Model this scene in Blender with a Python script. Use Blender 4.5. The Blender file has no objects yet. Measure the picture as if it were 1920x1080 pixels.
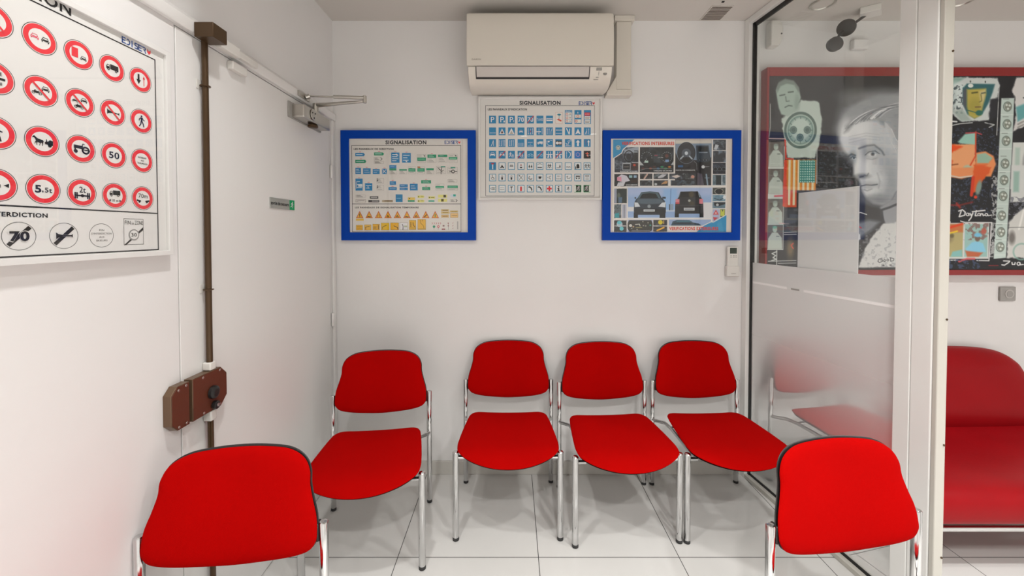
import bpy, math, random
import numpy as np
from mathutils import Vector, Matrix
random.seed(7); np.random.seed(7)
S = bpy.context.scene
COL = S.collection
PI = math.pi
# ------------------------------------------------------------------ camera
cam = bpy.data.cameras.new('camera'); co = bpy.data.objects.new('camera', cam); COL.objects.link(co)
co.location = (0, 0, 1.416); co.rotation_euler = (math.radians(90 - 1.2), 0, 0)
cam.sensor_width = 36; cam.lens = 36 * 750 / 1920; cam.shift_y = -0.0465; cam.clip_start = 0.02
S.camera = co
# ------------------------------------------------------------------ world, lights, exposure
w = bpy.data.worlds.new('world'); S.world = w; w.use_nodes = True
w.node_tree.nodes['Background'].inputs[0].default_value = (0.9, 0.95, 1, 1)
w.node_tree.nodes['Background'].inputs[1].default_value = 0.3
S.view_settings.view_transform = 'Standard'; S.view_settings.look = 'None'
S.view_settings.gamma = 1; S.view_settings.use_curve_mapping = False
S.view_settings.exposure = -0.28
ZC = 2.625
LAMPS = [(-0.45, 0.88, 10), (0.15, -0.45, 30), (1.0, -0.35, 26), (0.1, -1.7, 30), (1.2, -1.7, 26),
         (2.55, 0.55, 30), (3.3, -0.6, 28), (2.4, -1.9, 26), (1.05, 0.75, 12)]  # leading entries follow shadow and highlight cues; the rest are unseen, added as fill
SPREAD = 120
LCOL = (1.0, 0.99, 0.975)
for i, (x, y, p) in enumerate(LAMPS):
    l = bpy.data.lights.new('downlight_beam', 'AREA'); l.shape = 'DISK'; l.size = 0.10
    l.energy = p; l.color = LCOL; l.spread = math.radians(SPREAD)
    lo = bpy.data.objects.new('downlight_beam', l); COL.objects.link(lo); lo.location = (x, y, ZC - 0.012)

# ------------------------------------------------------------------ materials
def lin(c): return tuple(((v / 12.92) if v <= 0.04045 else ((v + 0.055) / 1.055) ** 2.4) for v in c)
def hexc(h): h = h.lstrip('#'); return lin(tuple(int(h[i:i + 2], 16) / 255 for i in (0, 2, 4)))
MATS = {}
def mat(name, col, rough=0.5, metal=0.0, coat=0.0, ior=None, bump=None, var=None):
    if name in MATS: return MATS[name]
    m = bpy.data.materials.new(name); m.use_nodes = True; nt = m.node_tree; b = nt.nodes['Principled BSDF']
    c = hexc(col) if isinstance(col, str) else col
    b.inputs['Base Color'].default_value = (*c, 1); b.inputs['Roughness'].default_value = rough
    b.inputs['Metallic'].default_value = metal; b.inputs['Coat Weight'].default_value = coat
    b.inputs['Coat Roughness'].default_value = 0.08
    if ior: b.inputs['IOR'].default_value = ior
    tc = nt.nodes.new('ShaderNodeTexCoord')
    if bump:
        n = nt.nodes.new('ShaderNodeTexNoise'); n.inputs['Scale'].default_value = bump[0]; n.inputs['Detail'].default_value = 4
        bp = nt.nodes.new('ShaderNodeBump'); bp.inputs['Strength'].default_value = bump[1]; bp.inputs['Distance'].default_value = bump[2]
        nt.links.new(tc.outputs['Object'], n.inputs['Vector']); nt.links.new(n.outputs['Fac'], bp.inputs['Height'])
        nt.links.new(bp.outputs['Normal'], b.inputs['Normal'])
    if var:
        n = nt.nodes.new('ShaderNodeTexNoise'); n.inputs['Scale'].default_value = var[0]; n.inputs['Detail'].default_value = 5
        r = nt.nodes.new('ShaderNodeValToRGB'); r.color_ramp.elements[0].position = 0.3; r.color_ramp.elements[1].position = 0.7
        r.color_ramp.elements[0].color = (*[v * (1 - var[1]) for v in c], 1); r.color_ramp.elements[1].color = (*[min(1, v * (1 + var[1])) for v in c], 1)
        nt.links.new(tc.outputs['Object'], n.inputs['Vector']); nt.links.new(n.outputs['Fac'], r.inputs['Fac'])
        nt.links.new(r.outputs['Color'], b.inputs['Base Color'])
    MATS[name] = m; return m
M_WALL = mat('white_wall_paint', (0.77, 0.757, 0.745), 0.5, bump=(9, 0.12, 0.01), var=(2.2, 0.02))
M_CEIL = mat('ceiling_paint', (0.60, 0.57, 0.53), 0.7, bump=(20, 0.05, 0.01))
M_DOOR = mat('white_door_paint', (0.78, 0.77, 0.75), 0.35, bump=(6, 0.06, 0.01))
M_ALU = mat('white_lacquered_aluminium', (0.75, 0.745, 0.72), 0.25, coat=0.3)
M_STRIP = mat('grey_beige_aluminium', (0.50, 0.48, 0.43), 0.3, coat=0.2)
M_CHROME = mat('polished_chrome', (0.66, 0.66, 0.66), 0.10, 1.0)
M_STEEL = mat('satin_metal', (0.55, 0.53, 0.49), 0.28, 1.0)
M_FABRIC = mat('red_fabric', (0.37, 0.0006, 0.0004), 0.9, bump=(700, 0.25, 0.002), var=(5, 0.05))
M_FABRIC.node_tree.nodes['Principled BSDF'].inputs['Specular IOR Level'].default_value = 0.04
M_SHELL = mat('black_plastic_shell', (0.012, 0.011, 0.011), 0.4)
M_RUB = mat('dark_rubber', (0.03, 0.03, 0.03), 0.7)
M_LEATHER = mat('red_leather', (0.27, 0.003, 0.006), 0.40, bump=(60, 0.08, 0.004), var=(3, 0.10))
M_LEATHER.node_tree.nodes['Principled BSDF'].inputs['Specular IOR Level'].default_value = 0.12
M_BROWN = mat('brown_lacquered_steel', '#5b2c1c', 0.38, bump=(220, 0.35, 0.001))
M_BRSIDE = mat('bronze_brown_metal', '#6b5440', 0.35, 0.35)
M_PIPE = mat('bronze_tube', '#4c3823', 0.32, 0.4)
M_BLACKG = mat('black_gasket', (0.004, 0.004, 0.004), 0.35)
M_BLUE = mat('blue_painted_frame', '#0641a6', 0.4)
M_BLUE.node_tree.nodes['Principled BSDF'].inputs['Specular IOR Level'].default_value = 0.12
M_WFRAME = mat('white_poster_frame', (0.72, 0.71, 0.69), 0.35)
M_ACW = mat('cream_plastic', (0.68, 0.64, 0.57), 0.32)
M_ACW2 = mat('cream_plastic_flap', (0.52, 0.48, 0.445), 0.35)
M_RED_FR = mat('red_lacquer', '#8d0d10', 0.3, coat=0.3)
M_GREYP = mat('grey_plastic', (0.33, 0.32, 0.30), 0.35)
M_WPL = mat('white_plastic', (0.70, 0.68, 0.64), 0.35)
M_DARK = mat('dark_slot', (0.01, 0.008, 0.008), 0.6)
M_BASE = mat('baseboard_tile', (0.56, 0.54, 0.50), 0.2)
def printm(h):
    m = mat('print_' + h.lstrip('#'), tuple(min(.86, v * 1.28) for v in hexc(h)), 0.6); m.node_tree.nodes['Principled BSDF'].inputs['Specular IOR Level'].default_value = 0.25; return m

def floor_material():
    m = bpy.data.materials.new('glossy_white_tile'); m.use_nodes = True; nt = m.node_tree; b = nt.nodes['Principled BSDF']
    N = nt.nodes.new; L = nt.links.new
    tc = N('ShaderNodeTexCoord'); sp = N('ShaderNodeSeparateXYZ'); L(tc.outputs['Object'], sp.inputs[0])
    def line(out, off, size):
        a = N('ShaderNodeMath'); a.operation = 'SUBTRACT'; L(out, a.inputs[0]); a.inputs[1].default_value = off - size * 50
        p = N('ShaderNodeMath'); p.operation = 'PINGPONG'; L(a.outputs[0], p.inputs[0]); p.inputs[1].default_value = size / 2
        # pingpong is zero on each joint
        q = N('ShaderNodeMath'); q.operation = 'LESS_THAN'; L(p.outputs[0], q.inputs[0]); q.inputs[1].default_value = 0.0016
        return q
    x = line(sp.outputs['X'], 0.115, 0.6125); y = line(sp.outputs['Y'], 1.712, 0.604)
    mx = N('ShaderNodeMath'); mx.operation = 'MAXIMUM'; L(x.outputs[0], mx.inputs[0]); L(y.outputs[0], mx.inputs[1])
    ns = N('ShaderNodeTexNoise'); ns.inputs['Scale'].default_value = 1.7; ns.inputs['Detail'].default_value = 6; L(tc.outputs['Object'], ns.inputs['Vector'])
    rp = N('ShaderNodeValToRGB'); L(ns.outputs['Fac'], rp.inputs['Fac'])
    rp.color_ramp.elements[0].color = (0.60, 0.59, 0.565, 1); rp.color_ramp.elements[1].color = (0.66, 0.65, 0.625, 1)
    mc = N('ShaderNodeMix'); mc.data_type = 'RGBA'; L(mx.outputs[0], mc.inputs['Factor']); L(rp.outputs['Color'], mc.inputs['A'])
    mc.inputs['B'].default_value = (0.05, 0.048, 0.045, 1)
    L(mc.outputs['Result'], b.inputs['Base Color'])
    mr = N('ShaderNodeMath'); mr.operation = 'MULTIPLY_ADD'; L(mx.outputs[0], mr.inputs[0]); mr.inputs[1].default_value = 0.7; mr.inputs[2].default_value = 0.10
    L(mr.outputs[0], b.inputs['Roughness'])
    return m
def glass_material(name, tint=(0.93, 0.95, 0.94), ior=1.5):
    m = bpy.data.materials.new(name); m.use_nodes = True; nt = m.node_tree; N = nt.nodes.new; L = nt.links.new
    nt.nodes.remove(nt.nodes['Principled BSDF']); out = nt.nodes['Material Output']
    t = N('ShaderNodeBsdfTransparent'); t.inputs[0].default_value = (*tint, 1)
    g = N('ShaderNodeBsdfGlossy'); g.inputs['Roughness'].default_value = 0.015; g.inputs['Color'].default_value = (1, 1, 1, 1)
    # Schlick reflectance from the facing angle, the same on both faces of the thin pane
    lw = N('ShaderNodeLayerWeight'); lw.inputs['Blend'].default_value = 0.5
    pw = N('ShaderNodeMath'); pw.operation = 'POWER'; L(lw.outputs['Facing'], pw.inputs[0]); pw.inputs[1].default_value = 5
    f0 = ((ior - 1) / (ior + 1)) ** 2
    f = N('ShaderNodeMath'); f.operation = 'MULTIPLY_ADD'; L(pw.outputs[0], f.inputs[0]); f.inputs[1].default_value = 1 - f0; f.inputs[2].default_value = f0
    mx = N('ShaderNodeMixShader'); L(f.outputs[0], mx.inputs[0]); L(t.outputs[0], mx.inputs[1]); L(g.outputs[0], mx.inputs[2])
    L(mx.outputs[0], out.inputs['Surface']); return m
def film_material():
    """graded frosting: matt at the top of the film, clear and mirror-like towards the floor"""
    m = bpy.data.materials.new('frosted_film'); m.use_nodes = True; nt = m.node_tree; N = nt.nodes.new; L = nt.links.new
    nt.nodes.remove(nt.nodes['Principled BSDF']); out = nt.nodes['Material Output']
    tc = N('ShaderNodeTexCoord'); sp = N('ShaderNodeSeparateXYZ'); L(tc.outputs['Object'], sp.inputs[0])
    def ramp(z0, z1, a, b):
        r = N('ShaderNodeMapRange'); r.interpolation_type = 'SMOOTHSTEP'; L(sp.outputs['Z'], r.inputs['Value'])
        for k, v in zip(('From Min', 'From Max', 'To Min', 'To Max'), (z0, z1, a, b)): r.inputs[k].default_value = v
        return r.outputs['Result']
    df = N('ShaderNodeBsdfDiffuse'); df.inputs[0].default_value = (0.80, 0.81, 0.80, 1)
    tr = N('ShaderNodeBsdfTranslucent'); tr.inputs[0].default_value = (0.80, 0.81, 0.80, 1)
    m1 = N('ShaderNodeMixShader'); m1.inputs[0].default_value = 0.28; L(df.outputs[0], m1.inputs[1]); L(tr.outputs[0], m1.inputs[2])
    gl = N('ShaderNodeBsdfGlossy'); gl.inputs['Color'].default_value = (0.97, 0.97, 0.96, 1); L(ramp(0.55, 0.90, 0.02, 0.30), gl.inputs['Roughness'])
    m2 = N('ShaderNodeMixShader'); L(ramp(0.50, 0.90, 0.66, 0.22), m2.inputs[0]); L(m1.outputs[0], m2.inputs[1]); L(gl.outputs[0], m2.inputs[2])
    L(m2.outputs[0], out.inputs['Surface']); return m
M_FLOOR = floor_material(); M_GLASS = glass_material('clear_glass', (0.97, 0.98, 0.975), ior=1.6); M_PGL = glass_material('poster_glazing', (0.98, 0.98, 0.98), 1.4)
M_FILM = film_material()
def emat(name, c, s):
    m = bpy.data.materials.new(name); m.use_nodes = True; b = m.node_tree.nodes['Principled BSDF']
    b.inputs['Emission Color'].default_value = (*c, 1); b.inputs['Emission Strength'].default_value = s; return m
M_LED = emat('lit_led', LCOL, 6)

# ------------------------------------------------------------------ mesh helpers
class MB:
    def __init__(s): s.v = []; s.f = []; s.m = []; s.mats = []
    def mi(s, m):
        if m is None: return 0
        if m not in s.mats: s.mats.append(m)
        return s.mats.index(m)
    def add(s, vs, fs, m=None):
        o = len(s.v); k = s.mi(m); s.v += [tuple(p) for p in vs]
        for f in fs: s.f.append(tuple(i + o for i in f)); s.m.append(k)
        return s
    def box(s, a, b, m=None, rot=None, piv=None):
        (x0, y0, z0), (x1, y1, z1) = a, b
        vs = [Vector(p) for p in [(x0, y0, z0), (x1, y0, z0), (x1, y1, z0), (x0, y1, z0), (x0, y0, z1), (x1, y0, z1), (x1, y1, z1), (x0, y1, z1)]]
        if rot is not None:
            pv = Vector(piv) if piv else (Vector(a) + Vector(b)) / 2
            vs = [rot @ (q - pv) + pv for q in vs]
        return s.add(vs, [(0, 3, 2, 1), (4, 5, 6, 7), (0, 1, 5, 4), (1, 2, 6, 5), (2, 3, 7, 6), (3, 0, 4, 7)], m)
    def tube(s, pts, r, n=20, m=None, cap=0.0, close=True):
        pts = [Vector(p) for p in pts]; rr = r if isinstance(r, (list, tuple)) else [r] * len(pts)
        if cap:
            d0 = (pts[1] - pts[0]).normalized(); d1 = (pts[-1] - pts[-2]).normalized()
            P = []; R = []
            for k in range(4):
                t = (1 - math.cos(k / 3 * PI / 2)); c_ = cap * (1 - math.sin(k / 3 * PI / 2)); P.append(pts[0] + d0 * c_ * 1.0 if k < 3 else pts[0] + d0 * 0); R.append(rr[0])
            # simple bevelled ends
            P = [pts[0], pts[0] + d0 * cap] + pts[1:-1] + [pts[-1] - d1 * cap, pts[-1] - d1 * cap * 0.3, pts[-1]]
            R = [rr[0] * 0.8, rr[0]] + rr[1:-1] + [rr[-1], rr[-1] * 0.85, rr[-1] * 0.5]
            pts, rr = P, R
        rings = []; up = None
        for i, p in enumerate(pts):
            d = (pts[min(i + 1, len(pts) - 1)] - pts[max(i - 1, 0)]).normalized()
            if up is None: up = Vector((0, 0, 1)) if abs(d.z) < 0.9 else Vector((1, 0, 0))
            a = d.cross(up).normalized(); b = a.cross(d).normalized(); up = b
            rings.append([p + (a * math.cos(2 * PI * k / n) + b * math.sin(2 * PI * k / n)) * rr[i] for k in range(n)])
        vs = [q for r_ in rings for q in r_]; fs = []
        for i in range(len(rings) - 1):
            for k in range(n):
                k2 = (k + 1) % n; fs.append((i * n + k, i * n + k2, (i + 1) * n + k2, (i + 1) * n + k))
        if close: fs.append(tuple(range(n))[::-1]); fs.append(tuple((len(rings) - 1) * n + k for k in range(n)))
        return s.add(vs, fs, m)
    def prism(s, poly, axis, a, b, m=None):
        # poly: 2D points in the plane normal to axis ('x': (y,z), 'y': (x,z), 'z': (x,y))
        n = len(poly)
        def P(q, t): return (t, q[0], q[1]) if axis == 'x' else ((q[0], t, q[1]) if axis == 'y' else (q[0], q[1], t))
        vs = [P(q, a) for q in poly] + [P(q, b) for q in poly]
        fs = [tuple(range(n))[::-1], tuple(range(n, 2 * n))] + [(i, (i + 1) % n, (i + 1) % n + n, i + n) for i in range(n)]
        return s.add(vs, fs, m)
    def obj(s, name, m=None, parent=None, smooth=True, bevel=0, angle=35, origin=None):
        me = bpy.data.meshes.new(name)
        me.from_pydata(s.v, [], s.f); ms = s.mats if s.mats else [m]
        for q in ms: me.materials.append(q if q is not None else m)
        me.polygons.foreach_set('material_index', s.m)
        import bmesh
        bm = bmesh.new(); bm.from_mesh(me); bmesh.ops.recalc_face_normals(bm, faces=bm.faces) if not getattr(s, 'flat', False) else None
        bm.to_mesh(me); bm.free()
        if smooth:
            me.polygons.foreach_set('use_smooth', [True] * len(me.polygons)); me.set_sharp_from_angle(angle=math.radians(angle))
        o = bpy.data.objects.new(name, me); COL.objects.link(o)
        if parent is not None:
            o.parent = parent
        if bevel:
            md = o.modifiers.new('bevel', 'BEVEL'); md.width = bevel; md.segments = 3; md.limit_method = 'ANGLE'; md.angle_limit = math.radians(40)
        return o
def shift(o_root, mb):
    l = o_root.location; mb.v = [(p[0] - l[0], p[1] - l[1], p[2] - l[2]) for p in mb.v]; return mb
def thing(name, label, cat, loc=(0, 0, 0), group=None, kind=None, rz=0):
    o = bpy.data.objects.new(name, None); COL.objects.link(o); o.location = loc; o.rotation_euler = (0, 0, rz); o.empty_display_size = 0.05
    if label: o['label'] = label
    if cat: o['category'] = cat
    if group: o['group'] = group
    if kind: o['kind'] = kind
    return o
def tag(o, label, cat, group=None):
    o['label'] = label; o['category'] = cat
    if group: o['group'] = group
    return o
def struct(o, label=None):
    o['kind'] = 'structure'
    if label: o['label'] = label
    return o
def part(root, name, mb, m, **k): return shift(root, mb).obj(name, m, root, **k)

YB, XL = 2.316, -1.03
# partition centre line, from the back wall towards the camera
def GX(y, off=0.0): return 1.362 + 0.115 * (YB - y) + off
# ------------------------------------------------------------------ shell
mb = MB(); mb.box((-1.25, -3.1, -0.1), (4.3, 2.5, 0)); struct(mb.obj('floor', M_FLOOR, smooth=False), 'glossy white floor tiles with thin dark joints')
mb = MB(); mb.box((-1.25, -3.1, ZC), (4.3, 2.5, ZC + 0.1)); struct(mb.obj('ceiling', M_CEIL, smooth=False), 'matt off-white ceiling')
mb = MB(); mb.box((XL, YB, 0), (4.2, YB + 0.15, ZC)); struct(mb.obj('wall_back', M_WALL, smooth=False), 'white wall behind the row of red chairs')
DY0, DY1, DZ = 1.235, 2.262, 2.045     # emergency door opening
mb = MB(); mb.box((XL - 0.15, -3.0, 0), (XL, DY0 - .004, ZC)).box((XL - 0.15, DY1 + .004, 0), (XL, YB + .15, ZC)).box((XL - 0.15, DY0 - .004, DZ + .004), (XL, DY1 + .004, ZC)).box((XL - .15, DY0 - .004, 0), (XL - .06, DY1 + .004, DZ + .004))
struct(mb.obj('wall_left', M_WALL, smooth=False), 'white wall with the emergency exit door')
mb = MB(); mb.box((4.2, -3.0, 0), (4.3, YB + .15, ZC)); struct(mb.obj('wall_right', M_WALL, smooth=False))
mb = MB(); mb.box((XL - .15, -3.1, 0), (4.3, -3.0, ZC)); struct(mb.obj('wall_front', M_WALL, smooth=False))
mb = MB(); mb.box((XL + .001, YB - .011, 0), (1.335, YB - .0005, .078)); struct(mb.obj('baseboard_back', M_BASE, bevel=.002), 'light grey tiled skirting under the row of chairs')
mb = MB(); mb.box((1.40, YB - .011, 0), (4.199, YB - .0005, .078)); struct(mb.obj('baseboard_right', M_BASE, bevel=.002))
# downlights (round recessed fixtures)
def downlight(x, y, label, lit=True):
    t = thing('ceiling_downlight', label, 'downlight', (x, y, ZC), 'recessed ceiling downlights')
    mb = MB(); n = 36; vs = []; fs = []
    prof = [(0.046, 0.0), (0.056, 0.0), (0.060, -0.004), (0.056, -0.009), (0.050, -0.009), (0.046, -0.003)]
    for k in range(n):
        a = 2 * PI * k / n
        for r, z in prof: vs.append((r * math.cos(a), r * math.sin(a), z))
    q = len(prof)
    for k in range(n):
        for j in range(q): fs.append((k * q + j, k * q + (j + 1) % q, ((k + 1) % n) * q + (j + 1) % q, ((k + 1) % n) * q + j))
    mb.add(vs, fs); mb.obj('trim_ring', M_STEEL, t)
    mb = MB(); mb.tube([(0, 0, -0.0005), (0, 0, -0.003)], 0.046, 32); mb.obj('lamp_disc', M_LED if lit else M_CEIL, t)
LWHERE = ['nearest the emergency door', 'straight above and behind the viewpoint', 'right of the viewpoint, before the partition', 'behind the viewpoint, near the left wall, added for fill', 'farthest behind the viewpoint in the waiting room, added for fill',
          'in front of the sofa, added for fill', 'in the right room near its far wall, added for fill', 'farthest back in the right room, added for fill', 'nearest the glass partition, added for fill']
for (x, y, p), wh in zip(LAMPS, LWHERE): downlight(x, y, 'lit round ceiling downlight ' + wh)
# ------------------------------------------------------------------ emergency door with frame and hinges
d = thing('door_1', 'flush white emergency exit door beside the back corner', None, (XL, DY0, 0), kind='structure')
part(d, 'door_leaf', MB().box((XL - .045, DY0, 0.004), (XL + .001, DY1, DZ)), M_DOOR, bevel=.0015)
mb = MB()
prf = [(XL + .0005, 2.052), (XL + .014, 2.052), (XL + .018, 2.058), (XL + .018, 2.088), (XL + .0005, 2.108)]
mb.prism(prf, 'y', 0.30, YB - .003)
part(d, 'head_casing', mb, M_DOOR, bevel=.001)
part(d, 'side_casing', MB().box((XL + .0005, DY1 + .022, 0), (XL + .012, YB - .004, 2.051)), M_DOOR, bevel=.002)
for z in (1.72, 0.88, 0.25):
    part(d, 'hinge', MB().tube([(XL + .009, DY1 + .008, z), (XL + .009, DY1 + .008, z + .075)], .008, 14, cap=.003), M_DOOR)
# ------------------------------------------------------------------ surface lock with rod
t = thing('surface_door_lock', 'brown surface mounted lock with vertical rod on the white emergency door', 'door lock', (XL + .002, 1.305, .9))
yr, xr = 1.330, -1.012
part(t, 'rod', MB().tube([(xr, yr, .960), (xr, yr, 2.05)], .0095, 18), M_PIPE)
part(t, 'rod', MB().tube([(xr, yr, .02), (xr, yr, .812)], .0088, 18), M_PIPE)
def oct_face(y0, y1, z0, z1, c, sides):
    P = []
    if 'l' in sides: P += [(y0, z0 + c), (y0, z1 - c), (y0 + c, z1)]
    else: P += [(y0, z0), (y0, z1)]
    if 'r' in sides: P += [(y1 - c, z1), (y1, z1 - c), (y1, z0 + c), (y1 - c, z0)]
    else: P += [(y1, z1), (y1, z0)]
    if 'l' in sides: P += [(y0 + c, z0)]
    return P
bz0, bz1 = .820, .954
part(t, 'keeper_case', MB().prism(oct_face(1.168, 1.235, bz0 - .002, bz1 - .002, .022, 'l'), 'x', XL + .0005, -1.0045), M_BRSIDE, bevel=.0015)
part(t, 'keeper_plate', MB().prism(oct_face(1.170, 1.233, bz0, bz1 - .004, .021, 'l'), 'x', -1.0043, -1.003), M_BROWN, bevel=.0006)
part(t, 'lock_case', MB().prism(oct_face(1.243, 1.392, bz0, bz1, .028, 'r'), 'x', XL + .002, -1.0005), M_BRSIDE, bevel=.0015)
part(t, 'lock_plate', MB().prism(oct_face(1.244, 1.390, bz0 + .002, bz1 - .002, .028, 'r'), 'x', -1.0003, -.999), M_BROWN, bevel=.0006)
part(t, 'knob', MB().tube([(-.999, 1.322, .883), (-.988, 1.322, .883), (-.982, 1.322, .883)], [.0215, .0205, .015], 28, cap=.002), M_SHELL)
part(t, 'cylinder', MB().tube([(-.999, 1.328, .838), (-.984, 1.328, .838)], .0135, 24, cap=.002), M_SHELL)
part(t, 'cylinder_rose', MB().tube([(-.984, 1.328, .838), (-.9825, 1.328, .838)], .006, 16), M_CHROME)
for yy, zz in [(1.193, .939), (1.221, .944), (1.193, .828), (1.221, .828), (1.283, .945), (1.357, .945), (1.285, .829), (1.357, .829)]:
    xx = -.999 if yy > 1.24 else -1.003
    part(t, 'screw', MB().tube([(xx, yy, zz), (xx + .0025, yy, zz)], .0042, 12, cap=.001), M_STEEL)
for z0, z1 in ((.955, .982), (.785, .819)):
    part(t, 'rod_socket', MB().box((XL + .002, 1.317, z0), (-1.0, 1.344, z1)), M_WPL, bevel=.004)
for z in (1.894, 1.222):
    part(t, 'rod_guide', MB().tube([(xr, yr, z), (xr, yr, z + .005)], .0155, 20, cap=.001), M_PIPE)
    part(t, 'guide_bracket', MB().box((XL + .0015, 1.312, z - .008), (XL + .004, 1.332, z + .022)), M_WPL, bevel=.001)
part(t, 'catch_box', MB().box((-1.011, 1.285, 2.038), (-.950, 1.348, 2.084)), M_PIPE, bevel=.002)
# ------------------------------------------------------------------ magnetic contacts above the door
t = thing('door_contact', 'white magnetic contact box on door casing next to lock rod top', 'door sensor', (XL + .019, 1.45, 2.07))
part(t, 'sensor_housing', MB().box((XL + .0185, 1.375, 2.047), (XL + .042, 1.47, 2.083)), M_WPL, bevel=.003)
part(t, 'cable_cover', MB().box((XL + .0185, 1.472, 2.055), (XL + .034, 1.585, 2.080)), M_WPL, bevel=.003)
tag(MB().box((XL + .0015, 1.455, 2.005), (XL + .024, 1.535, 2.035)).obj('contact_magnet', M_WPL, bevel=.003), 'small white magnet block on door leaf just below the contact box', 'door sensor')
# ------------------------------------------------------------------ door closer
t = thing('door_closer', 'silver door closer with folded arm near the back corner', 'door closer', (XL + .002, 2.0, 1.98))
part(t, 'closer_body', MB().box((XL + .002, 1.868, 1.950), (-.965, 2.135, 2.012)), M_STEEL, bevel=.006)
part(t, 'body_plate', MB().box((XL + .0015, 1.845, 1.945), (XL + .01, 2.15, 2.018)), M_GREYP, bevel=.001)
mb = MB().tube([(-.964, 1.952, 1.984), (-.960, 1.952, 1.984)], .027, 28, cap=.001)
cv = part(t, 'end_cap', mb, M_STEEL)
mb = MB()
for a in (0.6, 2.7, 4.8): mb.tube([(-.9602, 1.952 + .015 * math.cos(a), 1.984 + .015 * math.sin(a)), (-.9585, 1.952 + .015 * math.cos(a), 1.984 + .015 * math.sin(a))], .0035, 10)
part(t, 'screw_holes', mb, M_DARK)
part(t, 'adjusting_knob', MB().tube([(-.99, 2.0, 1.949), (-.99, 2.0, 1.932)], .024, 20, cap=.004), M_PIPE)
part(t, 'spindle', MB().tube([(-.985, 2.02, 2.013), (-.985, 2.02, 2.060)], .014, 20, cap=.002), M_STEEL)
E1 = (-.722, 1.975, 2.056)
part(t, 'main_arm', MB().tube([(-.985, 2.02, 2.052), (-.93, 2.012, 2.052), (-.86, 2.0, 2.054), E1], [.012, .010, .0085, .006], 14, cap=.002), M_STEEL)
part(t, 'link_arm', MB().tube([(-.872, 1.968, 2.076), E1[:2] + (2.073,)], .0085, 16, cap=.002).tube([(-.995, 1.962, 2.078), (-.872, 1.968, 2.076)], .0042, 12), M_STEEL)
part(t, 'elbow_pin', MB().tube([E1[:2] + (2.048,), E1[:2] + (2.084,)], .009, 16, cap=.002), M_STEEL)
part(t, 'frame_bracket', MB().box((XL + .0185, 1.90, 2.060), (XL + .028, 2.0, 2.086)).tube([(-1.002, 1.957, 2.07), (-.985, 1.962, 2.078)], .011, 14), M_STEEL, bevel=.001)

# ------------------------------------------------------------------ flat printing helper
class Print:
    """Coloured flat shapes lying on a picture plane; a,b are plane coordinates in metres."""
    def __init__(s, mode, base): s.mode = mode; s.base = base; s.mb = MB(); s.mb.flat = True; s.texts = []
    def P(s, a, b, l):
        e = l * 0.00025
        return (a, s.base - e, b) if s.mode == 'back' else (s.base + e, a, b)
    def poly(s, pts, c, l=1): s.mb.add([s.P(a, b, l) for a, b in pts], [tuple(range(len(pts)))], printm(c)); return s
    def rect(s, a0, b0, a1, b1, c, l=1): return s.poly([(a0, b0), (a1, b0), (a1, b1), (a0, b1)], c, l)
    def frame(s, a0, b0, a1, b1, w, c, l=1):
        a0, a1 = sorted((a0, a1)); b0, b1 = sorted((b0, b1))
        s.rect(a0, b0, a1, b0 + w, c, l); s.rect(a0, b1 - w, a1, b1, c, l); s.rect(a0, b0, a0 + w, b1, c, l); s.rect(a1 - w, b0, a1, b1, c, l)
    def disc(s, a, b, r, c, l=1, n=48, ry=None): ry = ry or r; return s.poly([(a + r * math.cos(2 * PI * k / n), b + ry * math.sin(2 * PI * k / n)) for k in range(n)], c, l)
    def ring(s, a, b, r0, r1, c, l=1, n=48):
        for k in range(n):
            t0, t1 = 2 * PI * k / n, 2 * PI * (k + 1) / n
            s.poly([(a + r0 * math.cos(t0), b + r0 * math.sin(t0)), (a + r1 * math.cos(t0), b + r1 * math.sin(t0)), (a + r1 * math.cos(t1), b + r1 * math.sin(t1)), (a + r0 * math.cos(t1), b + r0 * math.sin(t1))], c, l)
        return s
    def line(s, pts, w, c, l=1):
        for (a0, b0), (a1, b1) in zip(pts[:-1], pts[1:]):
            dx, dy = a1 - a0, b1 - b0; q = math.hypot(dx, dy) or 1; nx, ny = -dy / q * w / 2, dx / q * w / 2
            ex, ey = dx / q * w * .3, dy / q * w * .3
            s.poly([(a0 + nx - ex, b0 + ny - ey), (a1 + nx + ex, b1 + ny + ey), (a1 - nx + ex, b1 - ny + ey), (a0 - nx - ex, b0 - ny - ey)], c, l)
        return s
    def text(s, txt, a, b, h, c, l=2, width=None, bold=0.0, align='l', shear=0.0):
        """capital height h; optional total width; a,b = baseline start (or centre)"""
        cu = bpy.data.curves.new('t', 'FONT'); cu.body = txt; cu.size = 1; cu.offset = bold; cu.space_character = 1 + bold * 3.5; cu.resolution_u = 3
        o = bpy.data.objects.new('t', cu); COL.objects.link(o)
        dg = bpy.context.evaluated_depsgraph_get(); me = bpy.data.meshes.new_from_object(o.evaluated_get(dg))
        bpy.data.objects.remove(o); bpy.data.curves.remove(cu)
        vs = [tuple(v.co) for v in me.vertices]; fs = [tuple(p.vertices) for p in me.polygons]; bpy.data.meshes.remove(me)
        if not vs: return s
        x0 = min(v[0] for v in vs); x1 = max(v[0] for v in vs); sy = h / 0.70; sx = (width / (x1 - x0)) if width else sy
        W = (x1 - x0) * sx; off = {'l': 0, 'c': -W / 2, 'r': -W}[align]
        s.mb.add([s.P(a + off + (v[0] - x0) * sx + shear * v[1] * sy, b + v[1] * sy, l) for v in vs], fs, printm(c)); return s
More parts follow.
